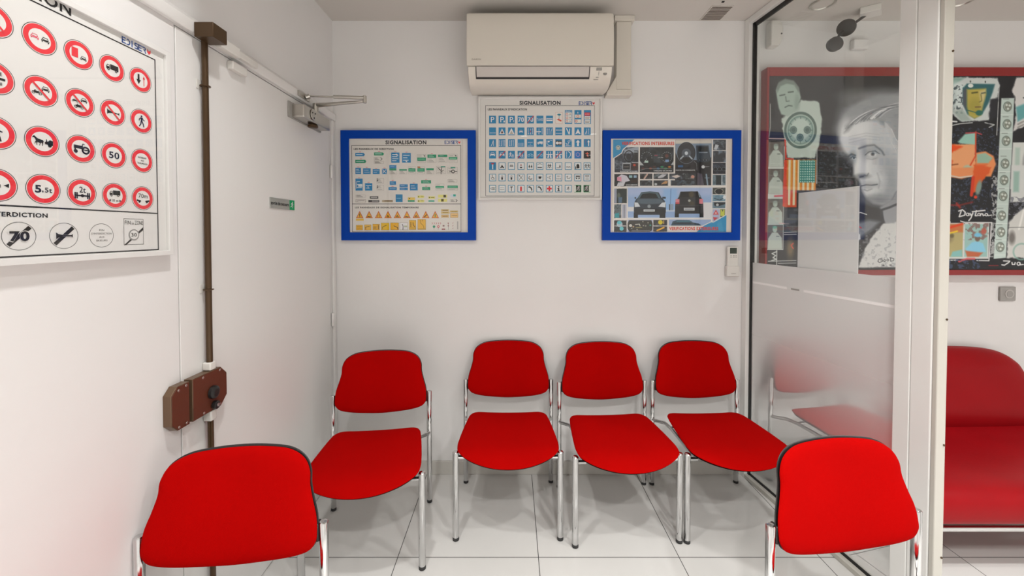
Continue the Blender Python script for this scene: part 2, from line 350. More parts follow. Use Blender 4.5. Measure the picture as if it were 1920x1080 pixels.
# ------------------------------------------------------------------ frames
def framed(name, label, mode, base, a0, a1, b0, b1, fw, depth, fm, pm_hex, glaze=True, sub=None):
    """base: wall coordinate; the frame stands proud by depth towards the room"""
    cen = ((a0 + a1) / 2, base, b0) if mode == 'back' else (base, (a0 + a1) / 2, b0)
    t = thing(name, label, 'poster', cen)
    sg = -1 if mode == 'back' else 1
    def bx(mb, x0, y0, x1, y1, d0, d1):
        if mode == 'back': return mb.box((x0, min(base + sg * d0, base + sg * d1), y0), (x1, max(base + sg * d0, base + sg * d1), y1))
        return mb.box((min(base + sg * d0, base + sg * d1), x0, y0), (max(base + sg * d0, base + sg * d1), x1, y1))
    # mitred frame as one closed ring
    o_ = [(a0, b0), (a1, b0), (a1, b1), (a0, b1)]; i_ = [(a0 + fw, b0 + fw), (a1 - fw, b0 + fw), (a1 - fw, b1 - fw), (a0 + fw, b1 - fw)]
    def W(p, dd): return (p[0], base + sg * dd, p[1]) if mode == 'back' else (base + sg * dd, p[0], p[1])
    mb = MB(); vs = [W(p, .0008) for p in o_] + [W(p, depth) for p in o_] + [W(p, depth) for p in i_] + [W(p, .0008) for p in i_]
    fs = []
    for k in range(4):
        j = (k + 1) % 4
        for r in range(4): r2 = (r + 1) % 4; fs.append((r * 4 + k, r * 4 + j, r2 * 4 + j, r2 * 4 + k))
    mb.add(vs, fs); part(t, 'frame', mb, fm, bevel=.0012)
    mb = MB(); bx(mb, a0 + fw * .7, b0 + fw * .7, a1 - fw * .7, b1 - fw * .7, .001, depth * .55)
    part(t, 'backing_sheet', mb, printm(pm_hex), smooth=False)
    if glaze:
        mb = MB(); bx(mb, a0 + fw * .98, b0 + fw * .98, a1 - fw * .98, b1 - fw * .98, depth * .55 + .0035, depth * .55 + .0040)
        part(t, 'glazing', mb, M_PGL, smooth=False)
    pr = Print(mode, base + sg * depth * .55)
    return t, pr
def finish(t, pr): part(t, 'print', pr.mb, None, smooth=False)
BK, RD = '#1a1a1c', '#d3313a'
def logo(pr, a, b, h, w, l=2):
    # EDISER wordmark: letters drawn with strokes, then a red notched emblem
    n = 6; lw = w * .86 / 6; t = h * .19; c = '#1f4d94'
    for k, ch in enumerate('EDISER'):
        x = a + k * lw * .98; ww = lw * .74; m_ = b + h / 2
        if k == 3: x -= lw * .0
        def L(*p, c_=c): pr.line([(x + q[0] * ww, b + q[1] * h) for q in p], t, c_, l)
        if ch == 'E': L((0, 0), (0, 1)); L((0, .93), (1, .93)); L((0, .5), (.85, .5)); L((0, .07), (1, .07))
        elif ch == 'D': L((.25, .93), (.6, .93), (1, .7), (1, .3), (.6, .07), (.1, .07))
        elif ch == 'I': L((.45, 0), (.45, 1))
        elif ch == 'S': L((1, .93), (.15, .93), (.05, .72), (.15, .54), (.85, .46), (.95, .27), (.85, .07), (0, .07))
        elif ch == 'R': L((0, .93), (.8, .93), (1, .75), (.8, .52), (.35, .5)); L((.7, .5), (1, 0))
    x = a + w * .87; ww = w * .13
    pr.poly([(x, b + h), (x + ww * .5, b + h * .62), (x + ww, b + h), (x + ww, b + h * .35), (x + ww * .75, b + h * .3), (x + ww * .5, b), (x + ww * .25, b + h * .3), (x, b + h * .35)], '#cf2a35', l)
# glyphs --------------------------------------------------------------------
def g_car(pr, x, y, s, c, l=4, win='#cfcdc8'):
    pr.poly([(x - .5 * s, y - .1 * s), (x - .5 * s, y + .08 * s), (x - .36 * s, y + .16 * s), (x + .36 * s, y + .16 * s), (x + .5 * s, y + .08 * s), (x + .5 * s, y - .1 * s)], c, l)
    pr.line([(x - .38 * s, y + .15 * s), (x - .27 * s, y + .42 * s), (x + .27 * s, y + .42 * s), (x + .38 * s, y + .15 * s)], s * .07, c, l)
    pr.rect(x - .46 * s, y - .26 * s, x - .32 * s, y - .08 * s, c, l); pr.rect(x + .32 * s, y - .26 * s, x + .46 * s, y - .08 * s, c, l)
    pr.disc(x - .36 * s, y + .02 * s, .06 * s, win, l + 1, 12); pr.disc(x + .36 * s, y + .02 * s, .06 * s, win, l + 1, 12)
def g_moto(pr, x, y, s, c, l=4):
    for dx in (-.34, .34): pr.ring(x + dx * s, y - .12 * s, .11 * s, .17 * s, c, l, 16)
    pr.poly([(x - .34 * s, y - .1 * s), (x - .22 * s, y + .16 * s), (x - .12 * s, y + .12 * s), (x + .28 * s, y + .14 * s), (x + .2 * s, y - .02 * s), (x + .05 * s, y - .16 * s), (x - .1 * s, y - .14 * s)], c, l)
    pr.line([(x - .34 * s, y - .12 * s), (x - .2 * s, y + .2 * s), (x - .1 * s, y + .22 * s)], .05 * s, c, l)
    pr.line([(x + .34 * s, y - .12 * s), (x + .1 * s, y + .02 * s)], .05 * s, c, l)
def g_truck(pr, x, y, s, c, l=4):
    pr.rect(x - .18 * s, y - .12 * s, x + .5 * s, y + .3 * s, c, l)
    pr.poly([(x - .5 * s, y - .14 * s), (x - .5 * s, y + .06 * s), (x - .42 * s, y + .22 * s), (x - .22 * s, y + .22 * s), (x - .22 * s, y - .14 * s)], c, l)
    pr.poly([(x - .45 * s, y + .06 * s), (x - .40 * s, y + .17 * s), (x - .28 * s, y + .17 * s), (x - .28 * s, y + .06 * s)], '#cfcdc8', l + 1)
    for dx in (-.33, .3): pr.disc(x + dx * s, y - .16 * s, .105 * s, c, l, 16); pr.disc(x + dx * s, y - .16 * s, .04 * s, '#cfcdc8', l + 1, 10)
def g_horn(pr, x, y, s, c, l=4):
    pr.poly([(x - .5 * s, y + .22 * s), (x - .38 * s, y + .12 * s), (x - .1 * s, y + .05 * s), (x + .4 * s, y + .04 * s), (x + .5 * s, y + .12 * s), (x + .5 * s, y - .12 * s), (x + .4 * s, y - .04 * s), (x - .1 * s, y - .05 * s), (x - .38 * s, y - .12 * s), (x - .5 * s, y - .22 * s)], c, l)
def g_walk(pr, x, y, s, c, l=4):
    pr.disc(x, y + .44 * s, .08 * s, c, l, 14)
    pr.poly([(x - .1 * s, y + .33 * s), (x + .1 * s, y + .33 * s), (x + .08 * s, y - .02 * s), (x - .07 * s, y - .02 * s)], c, l)
    pr.line([(x - .04 * s, y), (x - .08 * s, y - .24 * s), (x - .22 * s, y - .46 * s)], .1 * s, c, l)
    pr.line([(x + .03 * s, y), (x + .14 * s, y - .22 * s), (x + .2 * s, y - .46 * s)], .1 * s, c, l)
    pr.line([(x - .07 * s, y + .3 * s), (x - .22 * s, y + .14 * s), (x - .24 * s, y + .02 * s)], .07 * s, c, l)
    pr.line([(x + .07 * s, y + .3 * s), (x + .18 * s, y + .12 * s), (x + .28 * s, y + .1 * s)], .07 * s, c, l)
def g_tractor(pr, x, y, s, c, l=4):
    pr.rect(x - .48 * s, y + .0 * s, x + .1 * s, y + .22 * s, c, l); pr.rect(x - .45 * s, y - .2 * s, x - .35 * s, y + .05 * s, c, l)
    pr.disc(x - .36 * s, y - .2 * s, .13 * s, c, l, 18)
    pr.ring(x + .28 * s, y - .06 * s, .15 * s, .27 * s, c, l, 24); pr.line([(x + .05 * s, y + .2 * s), (x + .1 * s, y + .36 * s), (x + .2 * s, y + .34 * s)], .05 * s, c, l)
    pr.line([(x + .1 * s, y - .04 * s), (x + .55 * s, y - .04 * s)], .07 * s, c, l)
def g_horse(pr, x, y, s, c, l=4):
    P = [(-.5, .16), (-.46, .24), (-.40, .27), (-.30, .17), (-.22, .12), (-.08, .10), (.02, .08), (.06, -.02), (.03, -.04), (.02, -.16), (.0, -.26), (-.03, -.26), (-.02, -.12), (-.08, -.08), (-.12, -.17), (-.14, -.26), (-.17, -.26), (-.14, -.12), (-.25, -.08), (-.27, -.16), (-.27, -.26), (-.30, -.26), (-.31, -.1), (-.36, -.14), (-.38, -.22), (-.4, -.21), (-.38, -.09), (-.33, -.03), (-.36, .08), (-.42, .16), (-.48, .13)]
    pr.poly([(x + a * s, y + b * s) for a, b in P], c, l)
    pr.poly([(x + a * s, y + b * s) for a, b in [(.1, -.02), (.12, -.12), (.3, -.14), (.52, -.16), (.53, .12), (.36, .16), (.3, .08), (.22, .04), (.21, .18), (.18, .18), (.17, .04)]], c, l)
    pr.disc(x + .36 * s, y - .17 * s, .1 * s, c, l, 16)
def g_run(pr, x, y, s, c, l=4):
    pr.disc(x + .1 * s, y + .4 * s, .09 * s, c, l, 12)
    pr.line([(x + .06 * s, y + .3 * s), (x - .04 * s, y)], .16 * s, c, l)
    pr.line([(x - .02 * s, y), (x + .18 * s, y - .12 * s), (x + .08 * s, y - .4 * s)], .09 * s, c, l)
    pr.line([(x - .06 * s, y), (x - .16 * s, y - .2 * s), (x - .36 * s, y - .26 * s)], .09 * s, c, l)
    pr.line([(x + .02 * s, y + .26 * s), (x - .2 * s, y + .2 * s), (x - .26 * s, y + .02 * s)], .07 * s, c, l)
    pr.line([(x + .06 * s, y + .24 * s), (x + .26 * s, y + .06 * s)], .07 * s, c, l)
# ------------------------------------------------------------------ poster of prohibition signs, left wall
t, pr = framed('framed_poster', 'large white framed poster of round red prohibition signs on the left wall', 'left', XL, .470, 1.192, 1.348, 1.945, .014, .022, M_WFRAME, '#d0cfcc')
pr.frame(.508, 1.364, 1.152, 1.908, .0032, BK, 1); pr.rect(.508, 1.4675, 1.152, 1.4708, BK, 1)
pr.text('SIGNALISATION', .934, 1.9145, .0235, BK, 2, width=.262, bold=.022, align='r')
logo(pr, 1.055, 1.9115, .0155, .082, 2)
pr.text("LES PANNEAUX DE FIN D'INTERDICTION", .8775, 1.4475, .0088, BK, 2, width=.285, bold=.03, align='r')
cols = [1.105, 1.027, .949, .871, .793, .715, .637, .559]; rows = [1.832, 1.720, 1.612, 1.509]; R = .0325
def sign(a, b, slash=False):
    pr.ring(a, b, R * .965, R, '#3b2b2b', 2, 56); pr.disc(a, b, R * .965, '#e9d6d2', 1, 56); pr.ring(a, b, R * .63, R * .92, RD, 2, 56); pr.disc(a, b, R * .63, '#d3d2ce', 2, 48)
    if slash: pr.line([(a - R * .5, b + R * .5), (a + R * .5, b - R * .5)], R * .12, RD, 6)
def ST(txt, a, b, w, h, c=BK, bold=.015): pr.text(txt, a, b - h / 2, h, c, 4, width=w, bold=bold, align='c')
for j, b in enumerate(rows):
    for i, a in enumerate(cols): sign(a, b, slash=(i, j) in ((1, 1), (2, 1), (3, 1), (4, 0)))
a, b = cols[3], rows[0]; g_car(pr, a - R * .3, b, R * .46, '#d2566a'); g_car(pr, a + R * .3, b - .0, R * .46, BK)
a, b = cols[2], rows[0]; pr.rect(a - R * .5, b - R * .25, a - R * .08, b + R * .42, RD, 4); g_car(pr, a + R * .28, b - R * .2, R * .42, BK)
g_truck(pr, cols[1], rows[0], R * .95, BK)
a, b = cols[0], rows[0]
pr.line([(a - R * .2, b + R * .4), (a - R * .2, b)], R * .16, BK, 4); pr.poly([(a - R * .4, b - R * .02), (a, b - R * .02), (a - R * .2, b - R * .4)], BK, 4)
pr.line([(a + R * .28, b - R * .4), (a + R * .28, b + R * .2)], R * .06, RD, 4); pr.poly([(a + R * .18, b + R * .15), (a + R * .38, b + R * .15), (a + R * .28, b + R * .42)], RD, 4)
pr.poly([(cols[4] - R * .1, rows[0] - R * .35), (cols[4] + R * .25, rows[0] - R * .35), (cols[4] + R * .28, rows[0] + R * .3), (cols[4], rows[0] + R * .45)], BK, 4)
a, b = cols[3], rows[1]; g_moto(pr, a - R * .26, b - R * .12, R * .56, BK); g_car(pr, a + R * .24, b + R * .16, R * .45, BK)
a, b = cols[2], rows[1]; g_moto(pr, a - R * .1, b - R * .26, R * .6, BK); g_moto(pr, a - R * .35, b + R * .08, R * .4, BK); g_car(pr, a + R * .25, b + R * .2, R * .44, BK)
g_horn(pr, cols[1], rows[1], R * .95, BK); g_walk(pr, cols[0], rows[1], R * .95, '#161a3a')
a, b = cols[4], rows[1]; pr.rect(a - R * .5, b - R * .07, a + R * .5, b + R * .07, BK, 4); ST('HALTE', a, b + R * .3, R * .7, R * .2); ST('DOUANE', a, b - R * .3, R * .7, R * .18)
g_horse(pr, cols[3], rows[2], R * 1.15, BK); g_tractor(pr, cols[2], rows[2], R * 1.05, '#14152a'); ST('50', cols[1], rows[2], R * .82, R * .5, '#16182a', .02)
a, b = cols[0], rows[2]
for k, q in enumerate(('INTERDIT', 'AUX', 'TROUPEAUX')): ST(q, a, b + R * (.24 - .24 * k), R * (.75, .3, .95)[k], R * .13)
g_walk(pr, cols[4], rows[2], R * 1.0, BK)
pr.text('5', cols[3] - R * .5, rows[3] - R * .24, R * .48, '#14162a', 4, width=R * .36, bold=.03); pr.text('.', cols[3] - R * .1, rows[3] - R * .2, R * .6, '#14162a', 4, width=R * .08, bold=.03)
pr.text('5t', cols[3] + R * .06, rows[3] - R * .2, R * .32, '#14162a', 4, width=R * .42, bold=.015)
a, b = cols[2], rows[3]; ST('2t', a + R * .02, b + R * .22, R * .44, R * .42, '#14162a', .01); pr.line([(a - R * .5, b - R * .22), (a + R * .5, b - R * .22)], R * .1, '#14162a', 4); pr.disc(a, b - R * .22, R * .12, '#14162a', 4, 14)
for q in (-.48, -.36, .36, .48): pr.line([(a + R * q, b - R * .42), (a + R * q, b - R * .02)], R * .09, '#14162a', 4)
a, b = cols[1], rows[3]; g_truck(pr, a, b + R * .15, R * .85, BK); ST('10 m', a, b - R * .38, R * .5, R * .18); pr.poly([(a - R * .5, b - R * .38), (a - R * .34, b - R * .28), (a - R * .34, b - R * .48)], BK, 4); pr.poly([(a + R * .5, b - R * .38), (a + R * .34, b - R * .28), (a + R * .34, b - R * .48)], BK, 4)
a, b = cols[0], rows[3]; ST('70m', a, b + R * .2, R * .85, R * .36, BK, 0)
for q in (-1, 1): pr.poly([(a + q * R * .58, b - R * .12), (a + q * R * .2, b - R * .2), (a + q * R * .2, b - R * .3), (a + q * R * .58, b - R * .28)], BK, 4); pr.disc(a + q * R * .34, b - R * .32, R * .09, BK, 4, 10)
a, b = cols[4], rows[3]; ST('2,3 m', a - R * .15, b, R * .6, R * .3); pr.poly([(a + R * .28, b), (a + R * .55, b + R * .13), (a + R * .55, b - R * .13)], BK, 4)
# end-of-prohibition signs
def endsign(a, b):
    pr.ring(a, b, .0285, .0293, BK, 2, 56)
def band(a, b, r, w=.008, c='#2b2926'):
    d_ = .7071 * r; n = w / 2 * .7071
    pr.poly([(a - d_ - n, b - d_ + n), (a - d_ + n, b - d_ - n), (a + d_ + n, b + d_ - n), (a + d_ - n, b + d_ + n)], c, 2)
a = .826; endsign(a, 1.4075); band(a, 1.4075, .0265)
pr.text('70', a, 1.398, .019, '#d0cfcc', 4, width=.038, bold=.09, align='c'); pr.text('70', a, 1.398, .019, '#2b2926', 6, width=.034, bold=.04, align='c')
a = .909; endsign(a, 1.4075); band(a, 1.4075, .0265); g_horn(pr, a, 1.4075, .040, '#d0cfcc', 4); g_horn(pr, a, 1.4075, .034, '#2b2926', 6)
a = .992; endsign(a, 1.4075)
for k, q in enumerate(('FIN', "D'INTERDICTION", 'AUX', 'SKIEURS')): pr.text(q, a, 1.4185 - k * .0085, .0042, '#55534f', 3, width=(.012, .049, .013, .027)[k], align='c')
a = 1.0765; pr.frame(a - .028, 1.382, a + .028, 1.4515, .0009, BK, 2)
pr.text('FIN', a - .025, 1.436, .0105, '#3a3936', 3, width=.016); pr.text('DE', a - .006, 1.436, .005, '#3a3936', 3, width=.007); pr.text('ZONE', a + .003, 1.436, .0105, '#3a3936', 3, width=.0235)
pr.poly([(a - .028, 1.3815), (a - .022, 1.3815), (a + .028, 1.422), (a + .028, 1.430)], '#2b2926', 2)
pr.disc(a, 1.4085, .0150, '#8a8a88', 3); pr.disc(a, 1.4085, .0118, '#d0cfcc', 4); ST('30', a, 1.4085, .016, .0095, '#3a3936', .02)
for q in (.743, .66, .577): endsign(q, 1.4075); band(q, 1.4075, .0265)
finish(t, pr)
# ------------------------------------------------------------------ exit plate on the door
t = thing('exit_sign', 'small silver and green exit plate on the white emergency door', 'sign', (XL + .001, 1.794, 1.518))
part(t, 'plate', MB().box((XL + .0012, 1.700, 1.518), (XL + .005, 1.888, 1.564)), mat('brushed_silver', (.42, .43, .41), .35, .5), bevel=.0008)
pr = Print('left', XL + .005); pr.rect(1.846, 1.5185, 1.8875, 1.5635, '#0c8a55', 1); pr.text('sortie de secours', 1.703, 1.534, .0155, '#101210', 2, width=.136, bold=.02)
g_run(pr, 1.867, 1.541, .034, '#e6f2e8', 3); part(t, 'lettering', pr.mb, None, smooth=False)

# ------------------------------------------------------------------ centre poster: indication signs
def zmap(reg, sc, px0, px1, q0, q1):
    """crop pixel -> photo pixel -> plane metres, linear between two known corners"""
    kx = (q1[0] - q0[0]) / (px1[0] - px0[0]); ky = (q1[1] - q0[1]) / (px1[1] - px0[1])
    return lambda x, y: (q0[0] + (reg[0] + x / sc - px0[0]) * kx, q0[1] + (reg[1] + y / sc - px0[1]) * ky)
A = (-.193, .515, 1.600, 2.188)
t, pr = framed('framed_poster', 'white framed poster of square blue information signs under the air conditioner', 'back', YB, A[0], A[1], A[2], A[3], .012, .022, M_WFRAME, '#cfcdc9')
F = zmap((885, 175), 5.268, (897, 183), (1127, 374), (A[0], A[3]), (A[1], A[2]))
KX = (A[1] - A[0]) / 230 / 5.268
CB = '#0e78a8'; WH = '#d8e4e8'
(x0, y0), (x1, y1) = F(133, 124), F(1203, 1010); pr.frame(x0, y1, x1, y0, .0022, '#34373a', 1)
a, b = F(668, 117); pr.text('SIGNALISATION', a, b, 35 * KX, '#262a32', 2, width=402 * KX, bold=.045, align='c')
a, b = F(1050, 121); logo(pr, a, b, 34 * KX, 152 * KX)
a, b = F(157, 173); pr.text("LES PANNEAUX D'INDICATION", a, b, 20 * KX, BK, 2, width=383 * KX, bold=.03)
cx = [203, 296, 388, 482, 574, 667, 761, 852, 946, 1040, 1131]; cyy = [262, 377, 491, 604, 716, 828, 937]
HW, HH = 34, 38
def cell(i, j, full=True, c=CB):
    if full: (u0, v0), (u1, v1) = F(cx[i] - HW, cyy[j] - HH), F(cx[i] + HW, cyy[j] + HH); pr.rect(u0, v1, u1, v0, c, 1)
    else:
        (u0, v0), (u1, v1) = F(cx[i] - HW, cyy[j] - HH + 2), F(cx[i] + HW, cyy[j] + HH - 2); pr.rect(u0, v1, u1, v0, '#2d83a6', 1)
        (u0, v0), (u1, v1) = F(cx[i] - HW + 6, cyy[j] - HH + 8), F(cx[i] + HW - 6, cyy[j] + HH - 8); pr.rect(u0, v1, u1, v0, '#d3dad8', 2)
def C(i, j): return F(cx[i], cyy[j])
def LN(i, j, pts, w=4, c=WH, l=3): pr.line([F(cx[i] + p[0], cyy[j] + p[1]) for p in pts], w * KX, c, l)
def PG(i, j, pts, c=WH, l=3): pr.poly([F(cx[i] + p[0], cyy[j] + p[1]) for p in pts], c, l)
def TX(i, j, s_, w, h, c=WH, dy=0, dx=0, bold=.0, l=3): a_, b_ = F(cx[i] + dx, cyy[j] + dy + h / 2); pr.text(s_, a_, b_, h * KX, c, l, width=w * KX, bold=bold, align='c')
def arrow(i, j, x, y0, y1, w=4, c=WH):
    LN(i, j, [(x, y0), (x, y1)], w, c); sg = 1 if y1 > y0 else -1
    PG(i, j, [(x - 6, y1), (x + 6, y1), (x, y1 + sg * 9)], c)
for j in range(7):
    for i in range(11):
        if j == 0 and i >= 7: continue
        cell(i, j, full=(j < 4 or (j == 4 and i == 0)), c=('#11131a' if (i, j) == (10, 3) else ('#1b6cae' if (i, j) == (9, 3) else CB)))
for i in (0, 1, 2): TX(i, 0, 'P', 34, 52, WH, bold=.01)
PG(1, 0, [(14, 10), (28, 10), (28, 28), (14, 28)]); PG(2, 0, [(16, 8), (26, 8), (21, 30)])
TX(3, 0, '70', 54, 44, WH, bold=.02); TX(4, 0, '70', 54, 44, WH, bold=.02)
for i, j in ((4, 0), (1, 3), (3, 3), (5, 3), (7, 3)): LN(i, j, [(-31, 34), (31, -34)], 8, '#a8283c', 5)
TX(5, 0, 'TAXIS', 58, 24, WH)
PG(6, 0, [(-30, -12), (30, -12), (30, 14), (-30, 14)]); PG(6, 0, [(-28, -6), (28, -6), (28, 2), (-28, 2)], CB, 4)
# tall composite signs
(u0, v0), (u1, v1) = F(820, 190), F(888, 303); pr.rect(u0, v1, u1, v0, '#c2a49d', 1); (u0, v0), (u1, v1) = F(823, 194), F(885, 299); pr.rect(u0, v1, u1, v0, '#d6d2cc', 2)
pr.poly([F(*q) for q in [(833, 215), (845, 205), (862, 205), (876, 214), (862, 224), (846, 222)]], '#17788f', 3); pr.line([F(854, 220), F(854, 262)], 4 * KX, '#17788f', 3)
pr.poly([F(*q) for q in [(832, 262), (850, 252), (864, 262), (878, 268), (876, 284), (862, 276), (846, 270)]], '#c9452f', 3)
for k, (xa, xb) in enumerate(((911, 983), (1005, 1074), (1097, 1167))):
    (u0, v0), (u1, v1) = F(xa, 170), F(xb, 305); pr.rect(u0, v1, u1, v0, CB, 1)
for ya, yb in ((193, 226), (229, 262), (265, 292)):
    (u0, v0), (u1, v1) = F(916, ya), F(978, yb); pr.rect(u0, v1, u1, v0, '#d5d4cf', 2); a, b = F(932, (ya + yb) / 2); pr.ring(a, b, 8 * KX, 12 * KX, '#c06055', 3, 20); a, b = F(962, (ya + yb) / 2 + 4); pr.text('50', a, b, 9 * KX, BK, 3, width=20 * KX, bold=.03, align='c')
a, b = F(947, 188); pr.text('FRANCE', a, b, 12 * KX, WH, 2, width=58 * KX, align='c')
for ya, yb, xx in ((214, 246, 1038), (260, 295, 1022)):
    (u0, v0), (u1, v1) = F(1010, ya), F(1069, yb); pr.rect(u0, v1, u1, v0, '#d8d2c8', 2); a, b = F(xx, (ya + yb) / 2); pr.ring(a, b, 8 * KX, 13 * KX, '#c0543f', 3, 20)
pr.poly([F(*q) for q in [(1032, 202), (1038, 182), (1044, 202)]], WH, 2)
(u0, v0), (u1, v1) = F(1104, 194), F(1160, 225); pr.rect(u0, v1, u1, v0, '#c22c3a', 2); a, b = F(1132, 215); pr.text('OUVERT', a, b, 11 * KX, WH, 3, width=46 * KX, align='c')
for ya, yb in ((230, 262), (268, 300)): (u0, v0), (u1, v1) = F(1104, ya), F(1160, yb); pr.rect(u0, v1, u1, v0, '#d5d4cf', 2); pr.line([F(1110, (ya + yb) / 2 - 5), F(1154, (ya + yb) / 2 - 5)], 4 * KX, '#44484a', 3); pr.line([F(1112, (ya + yb) / 2 + 5), F(1148, (ya + yb) / 2 + 5)], 4 * KX, '#44484a', 3)
LN(0, 1, [(-26, 16), (28, 16)], 5)
PG(1, 1, [(-26, 26), (26, 26), (0, -28)]); PG(1, 1, [(-14, 20), (14, 20), (0, -10)], '#5a4040', 4); PG(2, 1, [(-32, 30), (32, 30), (0, -32)]); PG(2, 1, [(-18, 26), (18, 26), (0, -6)], '#a6a49a', 4)
a, b = C(3, 1); g_car(pr, a, b - 4 * KX, 36 * KX, WH, 3, CB)
arrow(4, 1, -20, -28, 22); arrow(4, 1, 2, -26, 22); arrow(4, 1, 22, 26, -22); pr.disc(*C(4, 1), 8 * KX, '#8c4a6a', 5, 16)
arrow(5, 1, -10, -28, 22); arrow(5, 1, 22, 26, -22); LN(5, 1, [(-32, 4), (8, 4)], 8)
arrow(6, 1, -22, 28, -20); arrow(6, 1, -4, 28, -20); LN(6, 1, [(14, 30), (14, 4), (26, -28)], 4)
LN(7, 1, [(-20, -12), (30, -12)], 5); PG(7, 1, [(-18, -18), (-18, -6), (-30, -12)]); LN(7, 1, [(-30, 20), (28, 20)], 3)
PG(8, 1, [(-24, -30), (-14, -30), (14, 30), (4, 30)]); LN(8, 1, [(14, -24), (10, 20)], 8)
PG(9, 1, [(0, -26), (26, 28), (0, 18), (-26, 28)])
arrow(10, 1, 14, 28, -20); LN(10, 1, [(-22, 30), (-14, 10), (-4, -4), (-4, -26)], 4); LN(10, 1, [(-4, 28), (-4, 0)], 4)
LN(0, 2, [(-14, 28), (-4, 8), (8, -26)], 5); LN(0, 2, [(10, 28), (8, -24)], 5)
for x in (-26, -8, 10, 26): arrow(1, 2, x, -26 if x < 0 else 28, 22 if x < 0 else -20)
for x in (-16, 2, 18): arrow(2, 2, x, -26 if x < 0 else 28, 22 if x < 0 else -20)
for x in (-20, 0, 18): LN(3, 2, [(x, 30), (x, 0)], 5)
for k, s_ in enumerate(('SERREZ', 'A', 'DROITE')): TX(4, 2, s_, (48, 10, 46)[k], 10, WH, dy=-6 + k * 17)
a, b = C(5, 2); g_truck(pr, a + 2 * KX, b, 52 * KX, WH, 3)
LN(6, 2, [(-24, -24), (-24, 6), (-8, 22), (24, 22)], 4); LN(6, 2, [(-26, 30), (26, 30)], 4); PG(6, 2, [(-16, -22), (4, -22), (-4, -4), (-16, -8)]); LN(6, 2, [(8, -28), (26, -24)], 4)
PG(7, 2, [(-30, -24), (30, -24), (30, 22), (-30, 22)], '#171a1e', 2); pr.disc(*F(cx[7] - 14, cyy[2]), 15 * KX, WH, 3, 20); PG(7, 2, [(2, -12), (26, -12), (26, 12), (2, 12)]); LN(7, 2, [(0, 0), (28, 0)], 4, '#b04848', 4)
for q in ((-10, 18), (4, -14), (24, -28)): pr.ring(*F(cx[8] + q[0], cyy[2] + q[1]), 7 * KX, 10 * KX, WH, 3, 16)
LN(8, 2, [(-26, 0), (-4, 14), (6, -8)], 4); LN(8, 2, [(-28, 28), (20, 26)], 4)
PG(9, 2, [(-9, 30), (-9, -6), (-22, -6), (0, -30), (22, -6), (9, -6), (9, 30)])
PG(10, 2, [(8, 30), (8, -8), (0, -8), (13, -30), (26, -8), (18, -8), (18, 30)]); LN(10, 2, [(-14, 20), (-14, -28)], 4, '#7d3f79')
for i in (0, 1): a, b = C(i, 3); g_car(pr, a, b - 2 * KX, 48 * KX, WH, 3, CB)
for i in (2, 3):
    for dx, s_ in ((-10, 1.0), (14, .75)):
        a, b = F(cx[i] + dx, cyy[3] + (0 if s_ == 1 else 12)); g_walk(pr, a, b, 50 * KX * s_, WH, 3)
for i in (4, 5):
    for dx in (-16, 16): pr.ring(*F(cx[i] + dx, cyy[3] + 8), 9 * KX, 12 * KX, '#9cc6d6', 3, 16)
    LN(i, 3, [(-16, 8), (-6, -8), (10, -8), (16, 8)], 3, '#9cc6d6')
for i in (6, 7):
    PG(i, 3, [(-22, 32), (-14, 2), (-4, 2), (-6, 32)]); PG(i, 3, [(22, 32), (14, 2), (4, 2), (6, 32)]); LN(i, 3, [(-28, -2), (28, -2)], 6); LN(i, 3, [(-10, -28), (-10, -8)], 5); LN(i, 3, [(10, -28), (10, -8)], 5)
LN(8, 3, [(0, -30), (20, -16), (20, 10), (4, 30)], 6)
for y in (-28, -12, 4, 20): LN(8, 3, [(-16, y), (-16, y + 8)], 6)
for k in range(6): LN(9, 3, [(20 * math.cos(k * PI / 3 + .5), 20 * math.sin(k * PI / 3 + .5)), (20 * math.cos((k + 1) * PI / 3 + .5), 20 * math.sin((k + 1) * PI / 3 + .5))], 3, '#c99ac0')
LN(10, 3, [(0, -20), (0, 12), (10, 18)], 8, '#e0654c'); LN(10, 3, [(-14, -10), (14, -10)], 8, '#e0654c')
LN(0, 4, [(0, 28), (0, -14)], 10); PG(0, 4, [(-16, -30), (16, -30), (12, -16), (-12, -16)], '#a02838')
PG(1, 4, [(0, -14), (20, 20), (6, 20), (0, 6), (-6, 20), (-20, 20)], BK)
a, b = C(2, 4); g_car(pr, a, b, 34 * KX, BK, 3)
PG(3, 4, [(0, -22), (8, -4), (-8, -4)], '#8a2b2b'); PG(3, 4, [(-12, 8), (12, 8), (8, 20), (-8, 20)], BK)
for dx in (-10, 12): PG(4, 4, [(dx - 9, 12), (dx, -16), (dx + 9, 12)], BK); LN(4, 4, [(dx, 10), (dx, 20)], 3, BK)
LN(5, 4, [(-22, -14), (0, -24), (22, -14)], 4, BK); LN(5, 4, [(-20, 14), (20, 14)], 8, BK)
for dx in (-8, 8): a, b = F(cx[6] + dx, cyy[4]); g_walk(pr, a, b, 42 * KX, BK, 3)
PG(7, 4, [(4, 10), (12, -18), (20, 10)], BK); LN(7, 4, [(-20, 18), (18, 16)], 4, BK)
a, b = F(cx[8] - 10, cyy[4] + 8); g_moto(pr, a, b, 24 * KX, BK, 3); a, b = F(cx[8] + 12, cyy[4] + 8); g_moto(pr, a, b, 24 * KX, BK, 3)
pr.disc(*F(cx[9], cyy[4] - 10), 11 * KX, BK, 3, 16); PG(9, 4, [(-14, -12), (14, -12), (16, 20), (-12, 24)], BK); LN(9, 4, [(-20, 6), (-20, 28)], 8, BK)
LN(10, 4, [(0, -28), (0, 28)], 3, '#2d83a6')
for dx in (-13, 15): a, b = F(cx[10] + dx, cyy[4]); g_walk(pr, a, b, 44 * KX, BK, 3)
